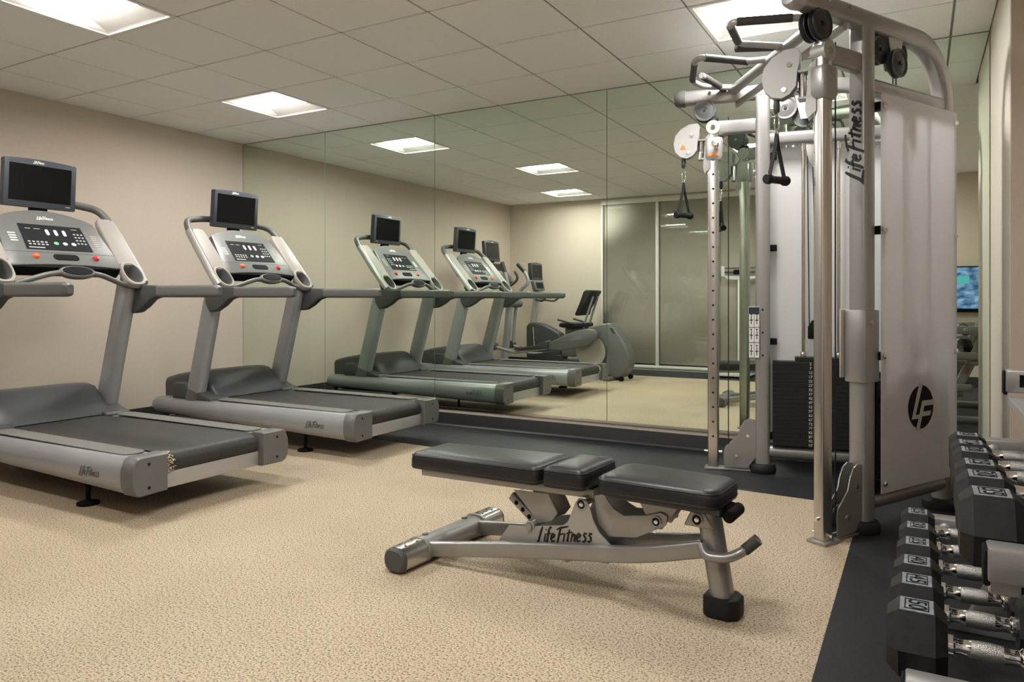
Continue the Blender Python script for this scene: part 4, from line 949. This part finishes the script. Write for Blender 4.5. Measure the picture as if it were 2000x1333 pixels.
EB(MB().cyl((-4.985, Y(-0.27), 0.975), (-4.985, Y(0.27), 0.975), 0.055, 20), 'pivot_housing', M_GREY)
CE = frame((-5.03, EY, 1.29), (0, 1, 0), (-0.62, 0, 0.785))
co = EB(MB().prism([(-0.19, 0), (0.19, 0), (0.22, 0.10), (0.17, 0.34), (-0.17, 0.34), (-0.22, 0.10)], -0.07, 0.0, 'z', 0.015, 2, M=CE), 'console', M_GREY)
EB(MB().box((-0.13, 0.19, 0), (0.13, 0.31, 0.004), M=CE), 'key_panel', M_PANEL, co, 0)
EB(MB().prism([(p, q) for p, q in rrect(0.15, 0.045, 0.03, 4)], 0.0, 0.006, 'z', M=CE @ Matrix.Translation((0, 0.075, 0))), 'tray_slot', M_DARK, co, 0)
ME = frame((-5.26, EY, 1.575), (0, 1, 0), (-0.09, 0, 0.996))
mo = EB(MB().prism([(-0.20, 0), (0.20, 0), (0.20, 0.28), (0.0, 0.30), (-0.20, 0.28)], -0.05, 0.0, 'z', 0.008, 2, M=ME), 'monitor', M_SLATE)
EB(MB().box((-0.17, 0.04, 0), (0.165, 0.255, 0.0015), M=ME), 'screen', M_SCREEN, mo, 0)
lettering('logo_lettering', M_LOGOW, mo, (ME @ V(-0.045, 0.265, 0.001))-EO, (0, 1, 0), (-0.09, 0, 0.996), 0.018, w=0.16)
EB(MB().box((-0.05, -0.06, -0.04), (0.05, 0.02, -0.01), 0.005, M=ME), 'monitor_neck', M_BLACK)

BY = 0.2
bk = thing('recumbent_bike', 'recumbent exercise bike with padded seat back, reflected in the corner by the window', 'exercise bike', (-4.6, BY, 0))
BO = bk.location.copy()
def BB(b, name, m, parent=bk, smooth=40): return b.build(name, m, parent, off=BO, smooth=smooth)
fr = [(-5.13, 0.08), (-5.136, 0.632), (-5.09, 0.685), (-4.98, 0.69), (-4.87, 0.671), (-4.718, 0.606), (-4.587, 0.541), (-4.52, 0.44), (-4.50, 0.20), (-4.58, 0.08)]
hs = BB(MB().prism(fr, BY-0.09, BY+0.09, 'y', 0.03, 3, ang=12), 'drive_housing', M_DARK)
for s in (-1, 1):
    c0 = V(-4.99, BY+s*0.11, 0.46); e = V(-4.99+s*0.03, BY+s*0.13, 0.46-s*0.16+ (0.0))
    BB(MB().tube([V(-5.0, BY+s*0.10, 0.62-0.0 if s > 0 else 0.46), e], rrect(0.01, 0.018, 0.006, 2), up=(0, 1, 0)), 'crank_arm', M_BRUSHED)
    BB(MB().box((e.x-0.06, e.y-0.01+s*0.05-0.04, e.z-0.015), (e.x+0.06, e.y+s*0.05+0.05, e.z+0.015), 0.006), 'pedal', M_BLACK)
BB(MB().tube([V(-4.55, BY, 0.12), V(-3.85, BY, 0.12)], rrect(0.06, 0.045, 0.02, 3)), 'floor_beam', M_DARK2)
BB(MB().tube([V(-4.62, BY, 0.40), V(-3.95, BY, 0.52)], rrect(0.045, 0.035, 0.01, 2)), 'seat_track', M_SILVERP)
BB(MB().tube([V(-4.05, BY, 0.5), V(-3.95, BY, 0.12)], rrect(0.05, 0.04, 0.02, 3)), 'rear_strut', M_DARK2)
BB(MB().box((-5.12, BY-0.27, 0.0), (-5.02, BY+0.27, 0.075), 0.02), 'front_foot', M_DARK)
BB(MB().box((-3.92, BY-0.27, 0.0), (-3.82, BY+0.27, 0.075), 0.02), 'rear_foot', M_DARK)
BB(MB().prism([(-4.545, 0.645), (-4.54, 0.68), (-4.50, 0.70), (-4.25, 0.695), (-4.17, 0.70), (-4.16, 0.645), (-4.25, 0.625), (-4.48, 0.625)], BY-0.20, BY+0.20, 'y', 0.018, 3, ang=15), 'seat_pad', M_VINYL)
BB(MB().box((-4.48, BY-0.12, 0.47), (-4.20, BY+0.12, 0.63), 0.02), 'seat_carriage', M_GREY)
BB(MB().prism([(-4.295, 0.82), (-4.27, 0.80), (-4.215, 0.81), (-4.19, 0.90), (-4.03, 1.145), (-4.045, 1.165), (-4.12, 1.17), (-4.16, 1.14), (-4.22, 0.98)], BY-0.19, BY+0.19, 'y', 0.02, 3, ang=12), 'back_rest', M_VINYL)
for s in (-1, 1):
    BB(MB().tube([V(-4.20, BY+s*0.09, 0.62), V(-4.145, BY+s*0.09, 0.80), V(-4.05, BY+s*0.09, 1.08)], 0.016), 'back_tube', M_ALU)
    BB(MB().tube(fillet([V(-4.30, BY+s*0.10, 0.66), V(-4.34, BY+s*0.26, 0.70), V(-4.52, BY+s*0.27, 0.745)], 0.05), 0.015), 'side_grip', M_GRIP)
BB(MB().tube([V(-5.06, BY, 0.66), V(-5.01, BY, 0.98), V(-4.99, BY, 1.19)], rrect(0.035, 0.045, 0.012, 2), up=(1, 0, 0)), 'mast', M_SILVERP)
BB(MB().tube(fillet([V(-4.74, BY-0.22, 1.06), V(-4.80, BY-0.20, 1.01), V(-4.96, BY-0.12, 1.03), V(-4.98, BY, 1.04), V(-4.96, BY+0.12, 1.03), V(-4.80, BY+0.20, 1.01), V(-4.74, BY+0.22, 1.06)], 0.04), 0.016), 'handlebar', M_GRIP)
CB_ = frame((-4.93, BY, 1.17), (0, 1, 0), (-0.25, 0, 0.968))
co = BB(MB().prism([(-0.15, 0), (0.15, 0), (0.16, 0.15), (-0.16, 0.15)], -0.06, 0.0, 'z', 0.012, 2, M=CB_), 'console', M_GREY)
BB(MB().box((-0.11, 0.03, 0), (0.11, 0.12, 0.003), M=CB_), 'key_panel', M_PANEL, co, 0)
MB_ = frame((-4.985, BY, 1.325), (0, 1, 0), (-0.05, 0, 0.998))
mo = BB(MB().prism([(-0.18, 0), (0.18, 0), (0.18, 0.25), (0.0, 0.265), (-0.18, 0.25)], -0.06, 0.0, 'z', 0.01, 2, M=MB_), 'monitor', M_SLATE)
BB(MB().box((-0.15, 0.035, 0), (0.145, 0.225, 0.0015), M=MB_), 'screen', M_SCREEN, mo, 0)

# beam scale by the window
sc_ = thing('beam_scale', 'white upright beam scale by the window, reflected behind the cable machine', 'scale', (-2.13, -0.10, 0))
MB().box((-0.20, -0.26, 0.02), (0.20, 0.26, 0.075), 0.015).build('platform', M_WHITE, sc_)
MB().box((-0.19, -0.24, 0.075), (0.19, 0.16, 0.080), 0.002).build('tread_mat', M_RUB, sc_)
for x in (-0.16, 0.16):
    for y in (-0.2, 0.2): MB().cyl((x, y, 0.0), (x, y, 0.022), 0.02, 12).build('foot', M_BLACK, sc_)
MB().box((-0.035, -0.235, 0.07), (0.035, -0.165, 1.33), 0.008).build('column', M_WHITE, sc_)
MB().prism([(-0.21, 1.355), (0.21, 1.345), (0.20, 1.315), (0.10, 1.30), (-0.10, 1.30), (-0.18, 1.318)], -0.24, -0.16, 'y', 0.006, 2).build('beam_housing', M_WHITE, sc_)
MB().box((-0.22, -0.205, 1.395), (0.24, -0.195, 1.420), 0.002).build('upper_beam', M_DARK2, sc_)
MB().box((-0.22, -0.205, 1.455), (0.24, -0.195, 1.470), 0.002).build('lower_beam', M_DARK2, sc_)
MB().box((-0.09, -0.222, 1.375), (-0.005, -0.178, 1.440), 0.005).build('poise_weight', M_BLACK, sc_)
MB().box((-0.26, -0.215, 1.35), (-0.215, -0.185, 1.49), 0.004).build('beam_gate', M_WHITE, sc_)
MB().box((0.23, -0.215, 1.35), (0.25, -0.185, 1.49), 0.004).build('beam_post', M_WHITE, sc_)

# television by the window wall
tv = thing('television', 'lit blue television beside the window, glimpsed in the mirror past the cable machine', 'television', (0.50, -0.34, 0.88))
MB().box((-0.40, -0.02, 0.0), (0.40, 0.02, 0.55), 0.008).build('bezel', M_BLACK, tv)
MB().box((-0.385, 0.0195, 0.045), (0.385, 0.0215, 0.535)).build('screen', M_TV, tv, smooth=0)
MB().box((-0.12, 0.0217, 0.34), (0.01, 0.0227, 0.43)).build('screen_inset', M_TEAL, tv, smooth=0)
MB().box((-0.12, -0.076, 0.10), (0.12, -0.018, 0.40), 0.005).build('wall_mount', M_DARK, tv)
